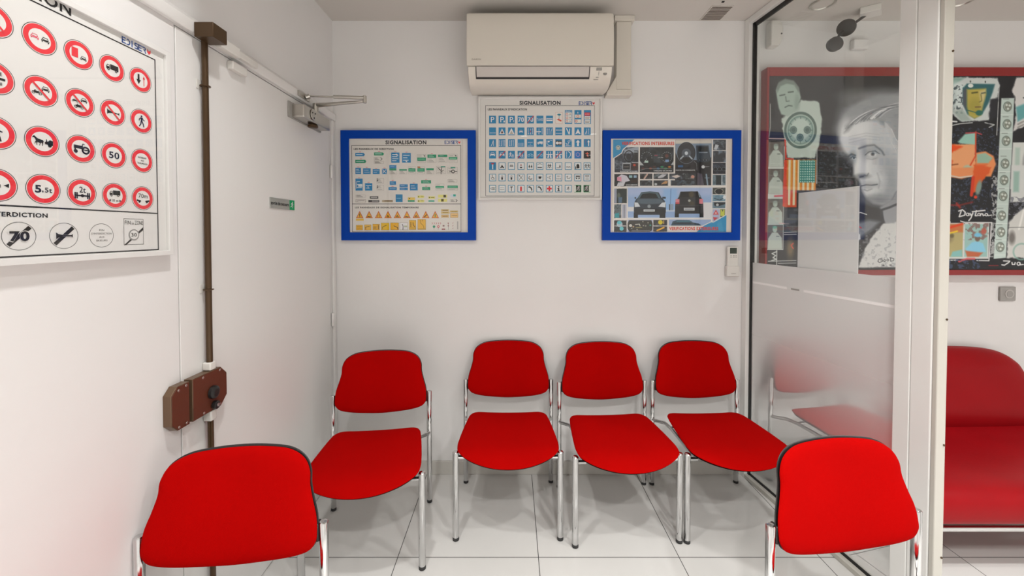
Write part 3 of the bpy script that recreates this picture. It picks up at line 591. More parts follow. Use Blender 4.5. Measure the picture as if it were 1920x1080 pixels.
pr.ring(*F(cx[0], cyy[5] + 8), 11 * KX, 14 * KX, BK, 3, 20); LN(0, 5, [(-4, -18), (-2, 2), (12, 4), (18, 18)], 4, BK); pr.disc(*F(cx[0] - 4, cyy[5] - 22), 4 * KX, BK, 3, 10)
for i in (1, 2): PG(i, 5, [(-9, -2), (9, -2), (7, 22), (-7, 22)], BK); pr.ring(*F(cx[i], cyy[5] - 12), 6 * KX, 9 * KX, BK, 3, 14)
LN(3, 5, [(-18, -20), (18, 22)], 4, BK); LN(3, 5, [(18, -20), (-18, 22)], 4, BK); PG(3, 5, [(-22, -24), (-10, -22), (-10, -12), (-20, -14)], BK)
LN(4, 5, [(-18, 2), (-4, -8), (-14, -10)], 4, BK); PG(4, 5, [(-20, 4), (0, 14), (20, 8), (18, 16), (0, 22), (-18, 12)], BK)
PG(5, 5, [(-14, -10), (12, -10), (10, 12), (-12, 12)], BK); pr.ring(*F(cx[5] + 14, cyy[5] - 2), 4 * KX, 7 * KX, BK, 3, 12)
pr.disc(*F(cx[6] - 16, cyy[5]), 4 * KX, BK, 3, 10)
for k in (-20, -8, 8, 20): LN(6, 5, [(-4, k * .4), (16, k)], 3, BK)
TX(7, 5, 'FM', 28, 13, BK, dy=-12); TX(7, 5, '103.8', 44, 13, BK, dy=12)
LN(8, 5, [(-20, -4), (-4, -14), (-10, 8), (14, 10), (20, -4)], 4, '#4a4a48')
PG(9, 5, [(-20, -18), (22, -18), (22, -6), (-20, -6)], BK); PG(9, 5, [(-24, 0), (24, 0), (14, 16), (-14, 16)], BK); pr.disc(*F(cx[9], cyy[5] + 8), 8 * KX, '#d3dad8', 4, 14)
LN(10, 5, [(-14, -22), (14, -22), (14, -8), (-14, -8), (-14, -22)], 4, BK)
for k in (4, 13, 22): LN(10, 5, [(-16, k), (16, k)], 3, '#6b6c6a')
pr.disc(*F(cx[0] - 18, cyy[6]), 3 * KX, BK, 3, 8)
for x in (-4, 8, 20): pr.ring(*F(cx[0] + x, cyy[6]), 10 * KX, 13 * KX, BK if x < 10 else '#557a5a', 3, 18)
LN(1, 6, [(-18, -10), (18, -10)], 3, '#77756a'); LN(1, 6, [(-20, 10), (20, 10)], 4, '#77756a')
LN(2, 6, [(0, -18), (0, 22)], 7, BK); PG(2, 6, [(-12, -20), (12, -22), (12, -12), (-12, -12)], BK)
PG(3, 6, [(-9, -14), (0, -24), (9, -14), (9, 24), (-9, 24)], '#cc1f26')
for i in (4, 5): PG(i, 6, [(-20, -20), (-6, -24), (10, -12), (20, 8), (18, 22), (8, 18), (8, 8), (0, -6), (-12, -10), (-20, -10)], BK)
PG(6, 6, [(-8, -24), (8, -24), (8, -8), (24, -8), (24, 8), (8, 8), (8, 24), (-8, 24), (-8, 8), (-24, 8), (-24, -8), (-8, -8)], '#cc1f26')
pr.disc(*F(cx[7], cyy[6] - 18), 7 * KX, BK, 3, 12); PG(7, 6, [(-12, -6), (6, -6), (6, 16), (12, 16), (12, 24), (-12, 24), (-12, 16), (-6, 16), (-6, 2), (-12, 2)], BK)
a, b = C(8, 6); g_run(pr, a, b, 42 * KX, '#2a2a2a', 3)
for i, q in ((9, 1), (10, -1)):
    (u0, v0), (u1, v1) = F(cx[i] - 34, cyy[6] - 36), F(cx[i] + 34, cyy[6] + 36); pr.rect(u0, v1, u1, v0, '#2b9059', 2)
    PG(i, 6, [(-q * 34, -32), (-q * 18, -32), (-q * 18, 32), (-q * 34, 32)], '#cdd8cc', 3); a, b = F(cx[i] + q * 6, cyy[6]); g_run(pr, a, b, 56 * KX * 1.0, '#d8ecd9', 4)
finish(t, pr)
# ------------------------------------------------------------------ left blue poster: direction signs
A = (-.978, -.207, 1.368, 1.996)
t, pr = framed('framed_poster', 'blue framed poster of direction and road works signs near the door corner', 'back', YB, A[0], A[1], A[2], A[3], .046, .026, M_BLUE, '#cfccc6')
F = zmap((630, 230), 4.696, (642.3, 246), (893.5, 451), (A[0], A[3]), (A[1], A[2])); KX = (A[1] - A[0]) / 251 / 4.696
def R_(x0, y0, x1, y1, c, l=2): (u0, v0), (u1, v1) = F(x0, y0), F(x1, y1); pr.rect(u0, v1, u1, v0, c, l)
def L_(pts, w, c, l=4): pr.line([F(*p) for p in pts], w * KX, c, l)
def P_(pts, c, l=3): pr.poly([F(*p) for p in pts], c, l)
(u0, v0), (u1, v1) = F(148, 202), F(1107, 965); pr.frame(u0, v1, u1, v0, .0025, '#2a2b2c', 1); R_(150, 714, 1107, 719, '#2a2b2c', 1); R_(1120, 158, 1124, 962, '#bdb8b0', 1)
a, b = F(625, 193); pr.text('SIGNALISATION', a, b, 31 * KX, BK, 2, width=358 * KX, bold=.045, align='c'); a, b = F(966, 191); logo(pr, a, b, 27 * KX, 135 * KX)
a, b = F(168, 243); pr.text('LES PANNEAUX DE DIRECTION', a, b, 14 * KX, BK, 2, width=348 * KX, bold=.035)
a, b = F(174, 755); pr.text('LES PANNEAUX DE SIGNALISATION TEMPORAIRE', a, b, 13 * KX, BK, 2, width=560 * KX, bold=.035)
B1, G1, Y1 = '#1579ae', '#169068', '#dba42c'
def rr(x0, y0, x1, y1, c, lines=2, lc='#c9e0ea', cap=True):
    R_(x0, y0, x1, y1, c)
    for k in range(lines):
        yy = y0 + (y1 - y0) * (k + 1) / (lines + 1); L_([(x0 + (x1 - x0) * .15, yy), (x0 + (x1 - x0) * (.6 + .25 * ((k * 7 + int(x0)) % 3) / 2), yy)], max(2, (y1 - y0) * .07), lc, 4)
    if cap: R_((x0 + x1) / 2 - 9, y0 - 10, (x0 + x1) / 2 + 9, y0 - 4, '#cf8d92', 2)
def pent(x0, y0, x1, y1, c): P_([(x0, y0), (x1 - 10, y0), (x1, (y0 + y1) / 2), (x1 - 10, y1), (x0, y1)], c, 2); L_([(x0 + 10, (y0 + y1) / 2), (x1 - 22, (y0 + y1) / 2)], 5, '#bfe0dc', 4); R_((x0 + x1) / 2 - 9, y0 - 12, (x0 + x1) / 2 + 9, y0 - 5, '#cf8d92', 2)
def wht(x0, y0, x1, y1, gy=None, lc='#5a5a58'):
    (u0, v0), (u1, v1) = F(x0, y0), F(x1, y1); pr.frame(u0, v1, u1, v0, 1.3 * KX, '#8f8d88', 3)
    for k in range(3):
        yy = y0 + (y1 - y0) * (k + .7) / 3.4; L_([(x0 + 8, yy), (x0 + (x1 - x0) * (.5 + .12 * k), yy)], 2.5, lc, 3)
    if gy: R_(x0, gy[0], x1, gy[1], G1, 4); L_([(x0 + 8, sum(gy) / 2), (x1 - 10, sum(gy) / 2)], 4, '#9ed6bd', 5)
pent(180, 270, 265, 299, B1); pent(180, 330, 277, 359, G1); pent(345, 266, 433, 292, G1)
wht(343, 309, 405, 335); L_([(403, 310), (416, 323), (403, 336)], 4, BK); wht(343, 343, 430, 364)
rr(495, 267, 568, 356, B1, 4); P_([(535, 275), (560, 290), (545, 296)], WH, 5); rr(590, 270, 667, 355, B1, 3); P_([(622, 335), (640, 350), (624, 350)], WH, 5)
wht(723, 283, 800, 355, (311, 338)); P_([(780, 286), (796, 300), (784, 302)], BK, 5); rr(813, 284, 890, 313, G1, 2); wht(813, 316, 890, 355); rr(906, 285, 987, 305, G1, 1, cap=False); wht(906, 310, 987, 352); wht(1000, 280, 1075, 355, (306, 328)); P_([(1054, 284), (1070, 298), (1058, 300)], BK, 5)
rr(180, 400, 229, 455, B1, 3); rr(247, 404, 314, 455, B1, 2); rr(332, 412, 393, 455, B1, 2); rr(414, 409, 456, 455, B1, 1); L_([(420, 415), (450, 448)], 5, WH); L_([(450, 415), (420, 448)], 5, WH)
rr(478, 377, 540, 405, B1, 1, cap=False); R_(478, 405, 540, 423, G1); wht(480, 424, 540, 455)
R_(565, 412, 632, 425, G1); wht(565, 425, 632, 455); wht(645, 390, 708, 455, (405, 433)); wht(724, 388, 788, 455, (405, 433)); R_(724, 388, 748, 400, '#b8763f'); R_(802, 404, 868, 421, G1); wht(802, 424, 868, 455)
L_([(932, 455), (932, 425), (905, 402)], 5, BK); L_([(932, 430), (940, 395)], 5, BK); L_([(932, 436), (955, 420)], 4, BK); R_(930, 385, 970, 396, '#3f9d86')
pr.ring(*F(1037, 432), 10 * KX, 16 * KX, BK, 3, 20); L_([(1006, 432), (1020, 432)], 4, BK); L_([(1053, 432), (1072, 432)], 4, BK); R_(1016, 393, 1057, 404, '#3f9d86'); wht(890, 385, 970, 452); wht(990, 395, 1075, 452)
rr(180, 495, 243, 600, B1, 3); L_([(190, 520), (190, 580)], 6, WH); R_(205, 543, 240, 566, '#cfe3ea', 5); rr(263, 535, 328, 600, B1, 2); L_([(292, 580), (290, 558)], 5, WH)
for yy in (492, 552): wht(366, yy, 430, yy + 46); L_([(374, yy + 2), (370, yy + 28), (380, yy + 16)], 4, BK)
rr(480, 518, 536, 549, B1, 2); rr(470, 570, 542, 596, B1, 1); rr(567, 545, 639, 570, B1, 1, cap=False); rr(567, 575, 639, 596, B1, 1, cap=False); rr(657, 540, 726, 598, B1, 2)
rr(757, 510, 843, 537, G1, 2); rr(766, 568, 836, 596, G1, 2); wht(883, 540, 957, 596, (560, 578)); wht(988, 502, 1072, 528); wht(988, 556, 1078, 596, (557, 578))
wht(180, 637, 268, 660); (u0, v0), (u1, v1) = F(180, 678), F(270, 702); pr.frame(u0, v1, u1, v0, 2.5 * KX, '#7c6d66', 3); L_([(190, 692), (258, 686)], 4, '#6a5c58')
R_(305, 650, 380, 671, '#3a3a3a'); L_([(315, 660), (370, 660)], 5, '#bdbbb6'); R_(292, 682, 388, 703, '#3a3a3a'); L_([(325, 692), (380, 692)], 5, '#bdbbb6')
R_(413, 682, 508, 701, '#a29379'); L_([(435, 691), (498, 691)], 6, '#6b5b48'); rr(532, 633, 593, 700, '#0f77a6', 1, '#7fc3dc', False)
YL = '#d3cf7c'
R_(639, 660, 702, 682, '#d1b659'); R_(639, 684, 699, 698, G1); R_(650, 664, 660, 674, '#60501e', 4)
for yy in (642, 680): P_([(725, yy), (775, yy), (788, yy + 11), (775, yy + 23), (725, yy + 23)], YL, 2); R_(729, yy + 6, 740, yy + 17, '#6b661e', 4); L_([(752, yy + 11), (775, yy + 11)], 4, '#6b661e')
R_(820, 650, 878, 672, YL); R_(824, 656, 834, 666, '#6b661e', 4); L_([(842, 661), (870, 661)], 4, '#6b661e'); R_(820, 685, 872, 698, '#3f9d86')
R_(905, 636, 984, 662, YL); R_(952, 638, 974, 660, '#47432c', 4); R_(905, 672, 984, 698, YL); R_(932, 674, 954, 696, '#5b5426', 4)
P_([(1008, 645), (1022, 632), (1062, 632), (1062, 660), (1022, 660)], '#c3ccd4', 2); R_(1038, 633, 1060, 650, '#2f9f8c', 4); wht(1010, 678, 1064, 698); L_([(1062, 678), (1074, 688), (1062, 699)], 4, BK)
for k in range(9):
    x = 215 + 83 * k; P_([(x - 33, 843), (x + 33, 843), (x, 778)], '#b85a3c', 2); P_([(x - 23, 837), (x + 23, 837), (x, 791)], '#e0a22f', 3)
    if k == 0: L_([(x, 803), (x, 822)], 6, BK, 4); R_(x - 3, 827, x + 3, 833, BK, 4)
    elif k in (1, 5): L_([(x - 14, 832), (x - 6, 827), (x + 4, 832), (x + 14, 830)], 6, BK, 4)
    elif k == 2: L_([(x - 8, 834), (x - 6, 812)], 3, BK, 4); L_([(x + 8, 834), (x + 3, 806)], 3, BK, 4)
    elif k == 8: R_(x - 4, 806, x + 4, 832, '#2f7a45', 4)
    elif k == 7: L_([(x - 12, 832), (x + 8, 812)], 7, BK, 4)
    else: L_([(x - 8, 832), (x - 2, 816), (x + 8, 832)], 4, BK, 4); L_([(x - 14, 830), (x + 14, 832)], 3, BK, 4)
R_(182, 846, 250, 864, '#dcb043')
for x0, y0, x1, y1 in ((932, 765, 1000, 781), (932, 786, 1004, 802), (932, 812, 998, 837), (1010, 776, 1078, 792), (1012, 798, 1080, 838)):
    R_(x0, y0, x1, y1, '#dcb57a' if y1 - y0 > 20 else '#d5bd72'); (u0, v0), (u1, v1) = F(x0, y0), F(x1, y1); pr.frame(u0, v1, u1, v0, 2 * KX, '#9b7a42', 3); L_([(x0 + 12, (y0 + y1) / 2), (x1 - 10, (y0 + y1) / 2)], 5 if x1 < 1004 else 3, '#54422a', 4)
for x0, y0, x1, y1, c in ((182, 903, 241, 948, Y1), (255, 899, 316, 948, '#e0ab48'), (328, 894, 390, 948, Y1), (402, 884, 474, 947, '#deb02c'), (485, 882, 558, 946, '#dca52a'), (567, 880, 638, 946, '#d9dadf'), (650, 860, 710, 944, '#e0a92f'), (724, 852, 796, 944, '#dba93a')):
    R_(x0, y0, x1, y1, c); (u0, v0), (u1, v1) = F(x0, y0), F(x1, y1); pr.frame(u0, v1, u1, v0, 2 * KX, '#7f6a3a', 3)
L_([(190, 918), (235, 918)], 3, '#8a6a20'); L_([(190, 936), (235, 936)], 3, '#8a6a20'); L_([(266, 942), (266, 922), (300, 914)], 4, BK)
for x in (342, 357): L_([(x, 915), (x, 940)], 4, BK)
L_([(378, 940), (378, 905)], 5, BK); L_([(415, 940), (415, 920), (450, 905)], 4, BK); L_([(548, 940), (548, 925), (515, 910)], 5, BK); L_([(594, 944), (597, 915), (588, 895)], 5, BK); R_(606, 908, 632, 922, '#a7ae8e', 4)
L_([(664, 920), (664, 878)], 5, BK); L_([(684, 880), (684, 900), (700, 920)], 5, BK); R_(650, 927, 710, 930, '#7f6a3a', 4)
L_([(748, 858), (750, 885), (775, 910), (780, 932)], 3, '#6a5220'); L_([(768, 856), (768, 870)], 3, '#6a5220'); R_(724, 934, 796, 937, '#7f6a3a', 4)
for k in range(5): L_([(850 + 18 * k, 880), (857 + 18 * k, 888), (850 + 18 * k, 896)], 3, '#b94a5c')
pr.disc(*F(868, 917), 11 * KX, '#1d8a68', 3, 20); L_([(868, 928), (868, 942)], 2, BK); pr.ring(*F(906, 916), 5 * KX, 11 * KX, '#c2404e', 3, 20); L_([(906, 928), (906, 942)], 2, BK)
P_([(941, 935), (947, 890), (952, 884), (957, 890), (964, 935)], '#cfc9c4', 3); R_(944, 905, 960, 915, '#7a5a5a', 4); R_(936, 935, 967, 944, '#8a2a34', 4)
L_([(993, 882), (993, 944)], 2, '#4a4a4a'); R_(988, 883, 998, 890, '#b03c48', 4); R_(988, 906, 998, 914, '#9c5860', 4)
for y in (882, 905, 928): L_([(1030, y + 8), (1038, y)], 3, '#a8525c')
R_(1070, 868, 1082, 942, '#b9b7b2', 3); L_([(1076, 875), (1076, 938)], 2, '#4a4a4a')
finish(t, pr)

# ------------------------------------------------------------------ painted pictures (vertex coloured sheets)
class Art:
    """soft painted sheet; coordinates are free units (x right, y down) mapped onto a wall rectangle"""
    def __init__(s, x0, y0, x1, y1, res, bg):
        s.x0, s.y0, s.x1, s.y1 = x0, y0, x1, y1; s.nx = int((x1 - x0) * res) + 1; s.ny = int((y1 - y0) * res) + 1
        s.X, s.Y = np.meshgrid(np.linspace(x0, x1, s.nx), np.linspace(y0, y1, s.ny)); s.I = np.zeros((s.ny, s.nx, 3)); s.I[:] = s.c(bg); s.px = (x1 - x0) / (s.nx - 1)
    def c(s, h): return np.array(h if not isinstance(h, str) else [int(h.lstrip('#')[i:i + 2], 16) / 255 for i in (0, 2, 4)])
    def win(s, xa, ya, xb, yb):
        i0 = max(0, int((xa - s.x0) / s.px) - 1); i1 = min(s.nx, int((xb - s.x0) / s.px) + 3); j0 = max(0, int((ya - s.y0) / s.px) - 1); j1 = min(s.ny, int((yb - s.y0) / s.px) + 3)
        return (slice(j0, j1), slice(i0, i1)) if i1 > i0 and j1 > j0 else None
    def blend(s, w_, A_, col): s.I[w_] = s.I[w_] * (1 - A_[..., None]) + s.c(col) * A_[..., None]
    def sdpoly(s, w_, pts):
        X, Y = s.X[w_], s.Y[w_]; D = np.full(X.shape, 1e9); ins = np.zeros(X.shape, bool); n = len(pts)
        for k in range(n):
            (ax, ay), (bx, by) = pts[k], pts[(k + 1) % n]; dx, dy = bx - ax, by - ay; q = dx * dx + dy * dy + 1e-12
            t_ = np.clip(((X - ax) * dx + (Y - ay) * dy) / q, 0, 1); D = np.minimum(D, np.hypot(X - ax - t_ * dx, Y - ay - t_ * dy))
            if ay != by: cr = ((ay > Y) != (by > Y)) & (X < (bx - ax) * (Y - ay) / (by - ay) + ax); ins ^= cr
        return np.where(ins, -D, D)
    def poly(s, pts, col, soft=1.0, a=1.0, rough=0.0):
        xs = [p[0] for p in pts]; ys = [p[1] for p in pts]; w_ = s.win(min(xs) - soft * 2, min(ys) - soft * 2, max(xs) + soft * 2, max(ys) + soft * 2)
        if not w_: return
        D = s.sdpoly(w_, pts)
        if rough: D = D + (s.noise(rough * 3)[w_] - .5) * rough * 2
        s.blend(w_, np.clip(.5 - D / soft, 0, 1) * a, col)
    def ell(s, x, y, rx, ry, col, soft=1.0, a=1.0, ang=0):
        r = max(rx, ry) + soft * 2; w_ = s.win(x - r, y - r, x + r, y + r)
        if not w_: return
        X, Y = s.X[w_] - x, s.Y[w_] - y; ca, sa = math.cos(ang), math.sin(ang); U, V = X * ca + Y * sa, -X * sa + Y * ca
        D = (np.hypot(U / rx, V / ry) - 1) * min(rx, ry); s.blend(w_, np.clip(.5 - D / soft, 0, 1) * a, col)
    def ringe(s, x, y, r, wd, col, soft=1.0, a=1.0, asp=1.0):
        w_ = s.win(x - r - wd * 2, y - r * asp - wd * 2, x + r + wd * 2, y + r * asp + wd * 2)
        if not w_: return
        D = np.abs(np.hypot(s.X[w_] - x, (s.Y[w_] - y) / asp) - r) - wd / 2; s.blend(w_, np.clip(.5 - D / soft, 0, 1) * a, col)
    def line(s, pts, wd, col, soft=1.0, a=1.0):
        xs = [p[0] for p in pts]; ys = [p[1] for p in pts]; w_ = s.win(min(xs) - wd - soft, min(ys) - wd - soft, max(xs) + wd + soft, max(ys) + wd + soft)
        if not w_: return
        X, Y = s.X[w_], s.Y[w_]; D = np.full(X.shape, 1e9)
        for (ax, ay), (bx, by) in zip(pts[:-1], pts[1:]):
            dx, dy = bx - ax, by - ay; q = dx * dx + dy * dy + 1e-12; t_ = np.clip(((X - ax) * dx + (Y - ay) * dy) / q, 0, 1); D = np.minimum(D, np.hypot(X - ax - t_ * dx, Y - ay - t_ * dy))
        s.blend(w_, np.clip(.5 - (D - wd / 2) / soft, 0, 1) * a, col)
    def rect(s, x0, y0, x1, y1, col, soft=1.0, a=1.0): s.poly([(x0, y0), (x1, y0), (x1, y1), (x0, y1)], col, soft, a)
    def noise(s, sc):
        out = 0
        for o_, am in ((1, .5), (2, .3), (4, .2)):
            g = sc / o_; nx_, ny_ = int((s.x1 - s.x0) / g) + 3, int((s.y1 - s.y0) / g) + 3; rng = np.random.RandomState(int(sc * 13 + o_)); G = rng.rand(ny_, nx_)
            fx = (s.X - s.x0) / g; fy = (s.Y - s.y0) / g; ix = fx.astype(int); iy = fy.astype(int); u = fx - ix; v = fy - iy; u = u * u * (3 - 2 * u); v = v * v * (3 - 2 * v)
            out = out + am * ((G[iy, ix] * (1 - u) + G[iy, ix + 1] * u) * (1 - v) + (G[iy + 1, ix] * (1 - u) + G[iy + 1, ix + 1] * u) * v)
        return out
    def speckle(s, box, col, sc, thr, a=.8):
        w_ = s.win(*box)
        if w_: s.blend(w_, np.clip((s.noise(sc)[w_] - thr) * 14, 0, 1) * a, col)
    def script(s, pts, wd, col, soft=.8): s.line(pts, wd, col, soft)
    def build(s, name, parent, q0, q1, base, mat_):
        """q0=(X,Z) of top-left, q1 of bottom-right; sheet faces -Y at y=base"""
        nx_, ny_ = s.nx, s.ny; xs = np.linspace(q0[0], q1[0], nx_); zs = np.linspace(q0[1], q1[1], ny_); GXx, GZ = np.meshgrid(xs, zs)
        l = parent.location; V = np.stack([GXx - l[0], np.full(GXx.shape, base - l[1]), GZ - l[2]], -1).reshape(-1, 3)
        idx = np.arange(nx_ * ny_).reshape(ny_, nx_); Fq = np.stack([idx[:-1, :-1], idx[1:, :-1], idx[1:, 1:], idx[:-1, 1:]], -1).reshape(-1, 4)
        me = bpy.data.meshes.new(name); me.vertices.add(len(V)); me.vertices.foreach_set('co', V.ravel()); me.loops.add(Fq.size); me.loops.foreach_set('vertex_index', Fq.ravel().astype(np.int32))
        me.polygons.add(len(Fq)); me.polygons.foreach_set('loop_start', np.arange(0, Fq.size, 4, dtype=np.int32)); me.update(calc_edges=True)
        I = np.clip(s.I, 0, 1); I = np.clip(np.where(I <= .04045, I / 12.92, ((I + .055) / 1.055) ** 2.4) * 1.25, 0, .9)
        at = me.color_attributes.new('paint', 'FLOAT_COLOR', 'POINT'); at.data.foreach_set('color', np.concatenate([I.reshape(-1, 3), np.ones((nx_ * ny_, 1))], 1).ravel().astype(np.float32))
        me.materials.append(mat_); o = bpy.data.objects.new(name, me); COL.objects.link(o); o.parent = parent; return o
def paint_mat(name, rough):
    m = bpy.data.materials.new(name); m.use_nodes = True; n = m.node_tree.nodes.new('ShaderNodeVertexColor'); n.layer_name = 'paint'
    m.node_tree.links.new(n.outputs['Color'], m.node_tree.nodes['Principled BSDF'].inputs['Base Color']); m.node_tree.nodes['Principled BSDF'].inputs['Roughness'].default_value = rough; return m
M_PAINT = paint_mat('painted_canvas', .45); M_PHOTO = paint_mat('printed_photographs', .5)
# ------------------------------------------------------------------ right blue poster: vehicle checks
A = (.518, 1.307, 1.368, 1.996)
t, pr = framed('framed_poster', 'blue framed poster of car photographs and dashboard details beside the glass partition', 'back', YB, A[0], A[1], A[2], A[3], .046, .026, M_BLUE, '#cfc7bd')
F = zmap((1120, 230), 4.696, (1128.5, 245), (1383, 450.5), (A[0], A[3]), (A[1], A[2])); KX = (A[1] - A[0]) / 254.5 / 4.696
ar = Art(132, 148, 1122, 962, .5, '#d9d5d0')
DK = '#20242b'
def ph(x0, y0, x1, y1, c=DK, c2='#5a6676', seed=20, a=.75): ar.rect(x0, y0, x1, y1, c); w_ = ar.win(x0 + 1, y0 + 1, x1 - 2, y1 - 2); ar.blend(w_, np.clip((ar.noise(seed)[w_] - .42) * 3, 0, 1) * a, c2)
ar.poly([(132, 148), (318, 148), (216, 235), (206, 262), (132, 312)], '#1d86b5')
ph(145, 215, 352, 436, '#2c333d', '#8a95a3', 34); ar.poly([(132, 312), (212, 262), (238, 216), (132, 216)], '#1d86b5'); ar.line([(135, 315), (206, 268), (220, 235), (318, 152)], 7, '#d9d5d0'); ar.poly([(228, 240), (330, 215), (352, 215), (352, 265), (262, 262), (232, 275)], '#8f9aa7', 4)
ar.ringe(270, 295, 38, 8, '#101216', asp=1.25); ar.ell(268, 298, 22, 26, '#23272e'); ar.rect(315, 245, 350, 340, '#1a1d22'); ar.rect(315, 252, 345, 262, '#9eabb6')
ar.rect(215, 352, 284, 418, '#aab0b4'); ar.rect(219, 362, 280, 412, '#22252a'); ar.line([(228, 388), (270, 388)], 4, '#a49a90'); ar.rect(292, 350, 350, 418, '#3a2a28'); ar.ell(318, 372, 12, 10, '#b8412c'); ar.line([(300, 350), (350, 352)], 5, '#b6bcc0')
ph(365, 215, 658, 436, '#171b20', '#3e4a52', 40, .5); ar.poly([(365, 335), (400, 375), (365, 375)], '#a8adb0'); ar.poly([(658, 335), (634, 372), (658, 372)], '#a8adb0')
for cx_, n_ in ((425, 9), (598, 16)):
    for k in range(n_):
        a_ = PI * (.95 + 1.1 * k / (n_ - 1)) if n_ == 9 else 2 * PI * k / 16
        ar.ell(cx_ + 44 * math.cos(a_), 302 + 44 * math.sin(a_), 3.2, 3.2, '#9aa6ab', 2)
ar.rect(484, 275, 542, 350, '#36444a', 3, .7); ar.ell(505, 288, 16, 5, '#a8324a', 3, .8); ar.rect(407, 333, 438, 352, '#a9c2b8'); ar.rect(586, 325, 617, 345, '#6f8fb5'); ar.ell(598, 292, 16, 16, '#6e3a30', 8, .8); ar.line([(400, 352), (425, 318)], 3, '#b5bcbe')
for k, c in enumerate(('#5b2d28', '#2e2a2a', '#8c3c2c', '#4b2a20', '#28608a', '#2a8a5a', '#2f7a44', '#c07a30')): ar.ell(392 + k * 33, 388 if k % 2 else 402, 14, 9, c, 6, .9)
ar.line([(370, 418), (420, 402), (640, 402)], 6, '#9aa09e', 3, .6)
ar.rect(672, 150, 986, 550, '#1e1d22'); ar.rect(672, 150, 986, 190, '#c6c2b8', 6); ar.poly([(672, 185), (986, 182), (986, 300), (960, 330), (900, 340), (860, 330), (700, 320), (672, 260)], '#75879a', 6); ar.poly([(850, 200), (960, 200), (980, 330), (950, 345), (860, 345)], '#333e4a', 4); ar.rect(868, 212, 955, 250, '#141a20'); ar.line([(880, 262), (950, 262)], 5, '#8797a4')
for x_ in (885, 915, 942): ar.ell(x_, 328, 12, 10, '#14171b', 2); ar.ell(x_, 328, 5, 5, '#6e7a84', 2)
ar.ell(768, 265, 72, 84, '#262a31', 3); ar.ringe(768, 265, 76, 9, '#12141a', asp=1.18); ar.ringe(768, 265, 80, 2, '#8b98a6', asp=1.18); ar.ell(768, 268, 40, 40, '#4a535f', 5); ar.ell(768, 268, 14, 16, '#c3ccd4', 2)
ar.line([(740, 295), (718, 318)], 12, '#a5b0ba'); ar.line([(796, 295), (818, 318)], 12, '#a5b0ba'); ar.poly([(735, 320), (768, 298), (802, 320), (790, 342), (745, 342)], '#0e0f13', 3)
ar.line([(835, 340), (858, 358), (862, 420)], 3, '#8a8e92'); ar.ell(915, 388, 15, 14, '#c8cdd0', 3); ar.line([(920, 388), (968, 386)], 3, '#b8bdc0'); ar.rect(696, 374, 740, 392, '#2a64a0', 2, .8); ar.poly([(865, 440), (905, 450), (925, 550), (865, 550)], '#56535e', 4); ar.line([(943, 455), (955, 545)], 13, '#7f96a8', 3); ar.line([(930, 485), (970, 485)], 4, '#8aa0b0')
ph(1000, 150, 1110, 243, '#2a2f38', '#8a9aa8', 30); ph(1000, 248, 1110, 347, '#2c3038', '#7d8fa5', 36); ph(1000, 352, 1110, 450, '#1e222c', '#4a5668', 26)
for x_ in (1022, 1058, 1094): ar.ell(x_, 408, 18, 18, '#0f1218', 2); ar.ringe(x_, 408, 16, 3, '#66727e')
ph(1000, 458, 1110, 548, '#4a5c66', '#8ea2ac', 18); ar.rect(1028, 462, 1072, 545, '#1f2a2e'); ar.rect(1076, 462, 1082, 545, '#c8d2d6')
ar.poly([(1005, 235), (1020, 190), (1050, 200), (1030, 240)], '#b5bcc2', 3)
ph(145, 452, 350, 558, '#15181c', '#2a2a2c', 30); ar.poly([(170, 480), (205, 455), (250, 465), (280, 510), (225, 525), (168, 508)], '#c4c2cc'); ar.poly([(168, 478), (205, 475), (208, 515), (168, 508)], '#d08aa0'); ar.poly([(178, 525), (240, 520), (225, 558), (165, 558)], '#c3c6cc'); ar.rect(272, 462, 300, 484, '#8db5b8'); ar.rect(312, 462, 338, 484, '#8aa8c0'); ar.rect(285, 500, 345, 528, '#33251e', 4)
bx = [(367, 447, 474, 495), (486, 447, 610, 495), (622, 447, 735, 495), (742, 447, 850, 495), (367, 507, 474, 554), (486, 507, 610, 554), (636, 507, 732, 552), (740, 507, 850, 550)]
for k, q in enumerate(bx): ph(*q, '#24282c', ('#6b6a68', '#7a8890', '#70798a', '#9aa0a2', '#7d8890', '#4d555a', '#53708a', '#6a7c8e')[k], 20 + k)
ar.line([(405, 490), (430, 455)], 14, '#c0a396', 3); ar.poly([(520, 478), (560, 452), (600, 455), (570, 480), (530, 488)], '#b7b9bf', 3); ar.poly([(560, 530), (590, 510), (610, 515), (600, 535), (550, 542)], '#b58a5e', 3); ar.poly([(640, 470), (690, 458), (720, 470), (680, 488)], '#c8bdb6', 3); ar.ell(825, 475, 16, 14, '#b58272', 4); ar.ell(505, 540, 12, 10, '#b3babb', 4)
# two cars
ar.rect(264, 575, 990, 838, '#8fabd0'); ar.rect(264, 575, 990, 640, '#a5b6d6', 40); ar.rect(264, 740, 990, 780, '#d3d4d6', 6); ar.rect(264, 782, 990, 830, '#8aa6cc', 8); ar.rect(915, 700, 990, 838, '#d0d1d3', 8); ar.rect(570, 580, 690, 770, '#8db2da', 24)
ar.line([(264, 838), (990, 838)], 8, '#cfd2d6', 3); ar.line([(637, 580), (632, 715)], 4, '#2a4f86', 2, .8); ar.rect(620, 715, 660, 770, '#8a9bb0', 4); ar.rect(622, 718, 630, 770, '#38414e', 3)
ar.poly([(315, 780), (318, 705), (335, 672), (352, 660), (378, 612), (455, 604), (530, 612), (556, 660), (580, 680), (594, 715), (594, 790), (575, 810), (330, 810)], '#28323c', 3); ar.poly([(345, 664), (378, 616), (450, 607), (522, 614), (548, 664)], '#4e646e', 3); ar.poly([(366, 664), (388, 626), (450, 618), (505, 624), (528, 664)], '#0f1216', 3)
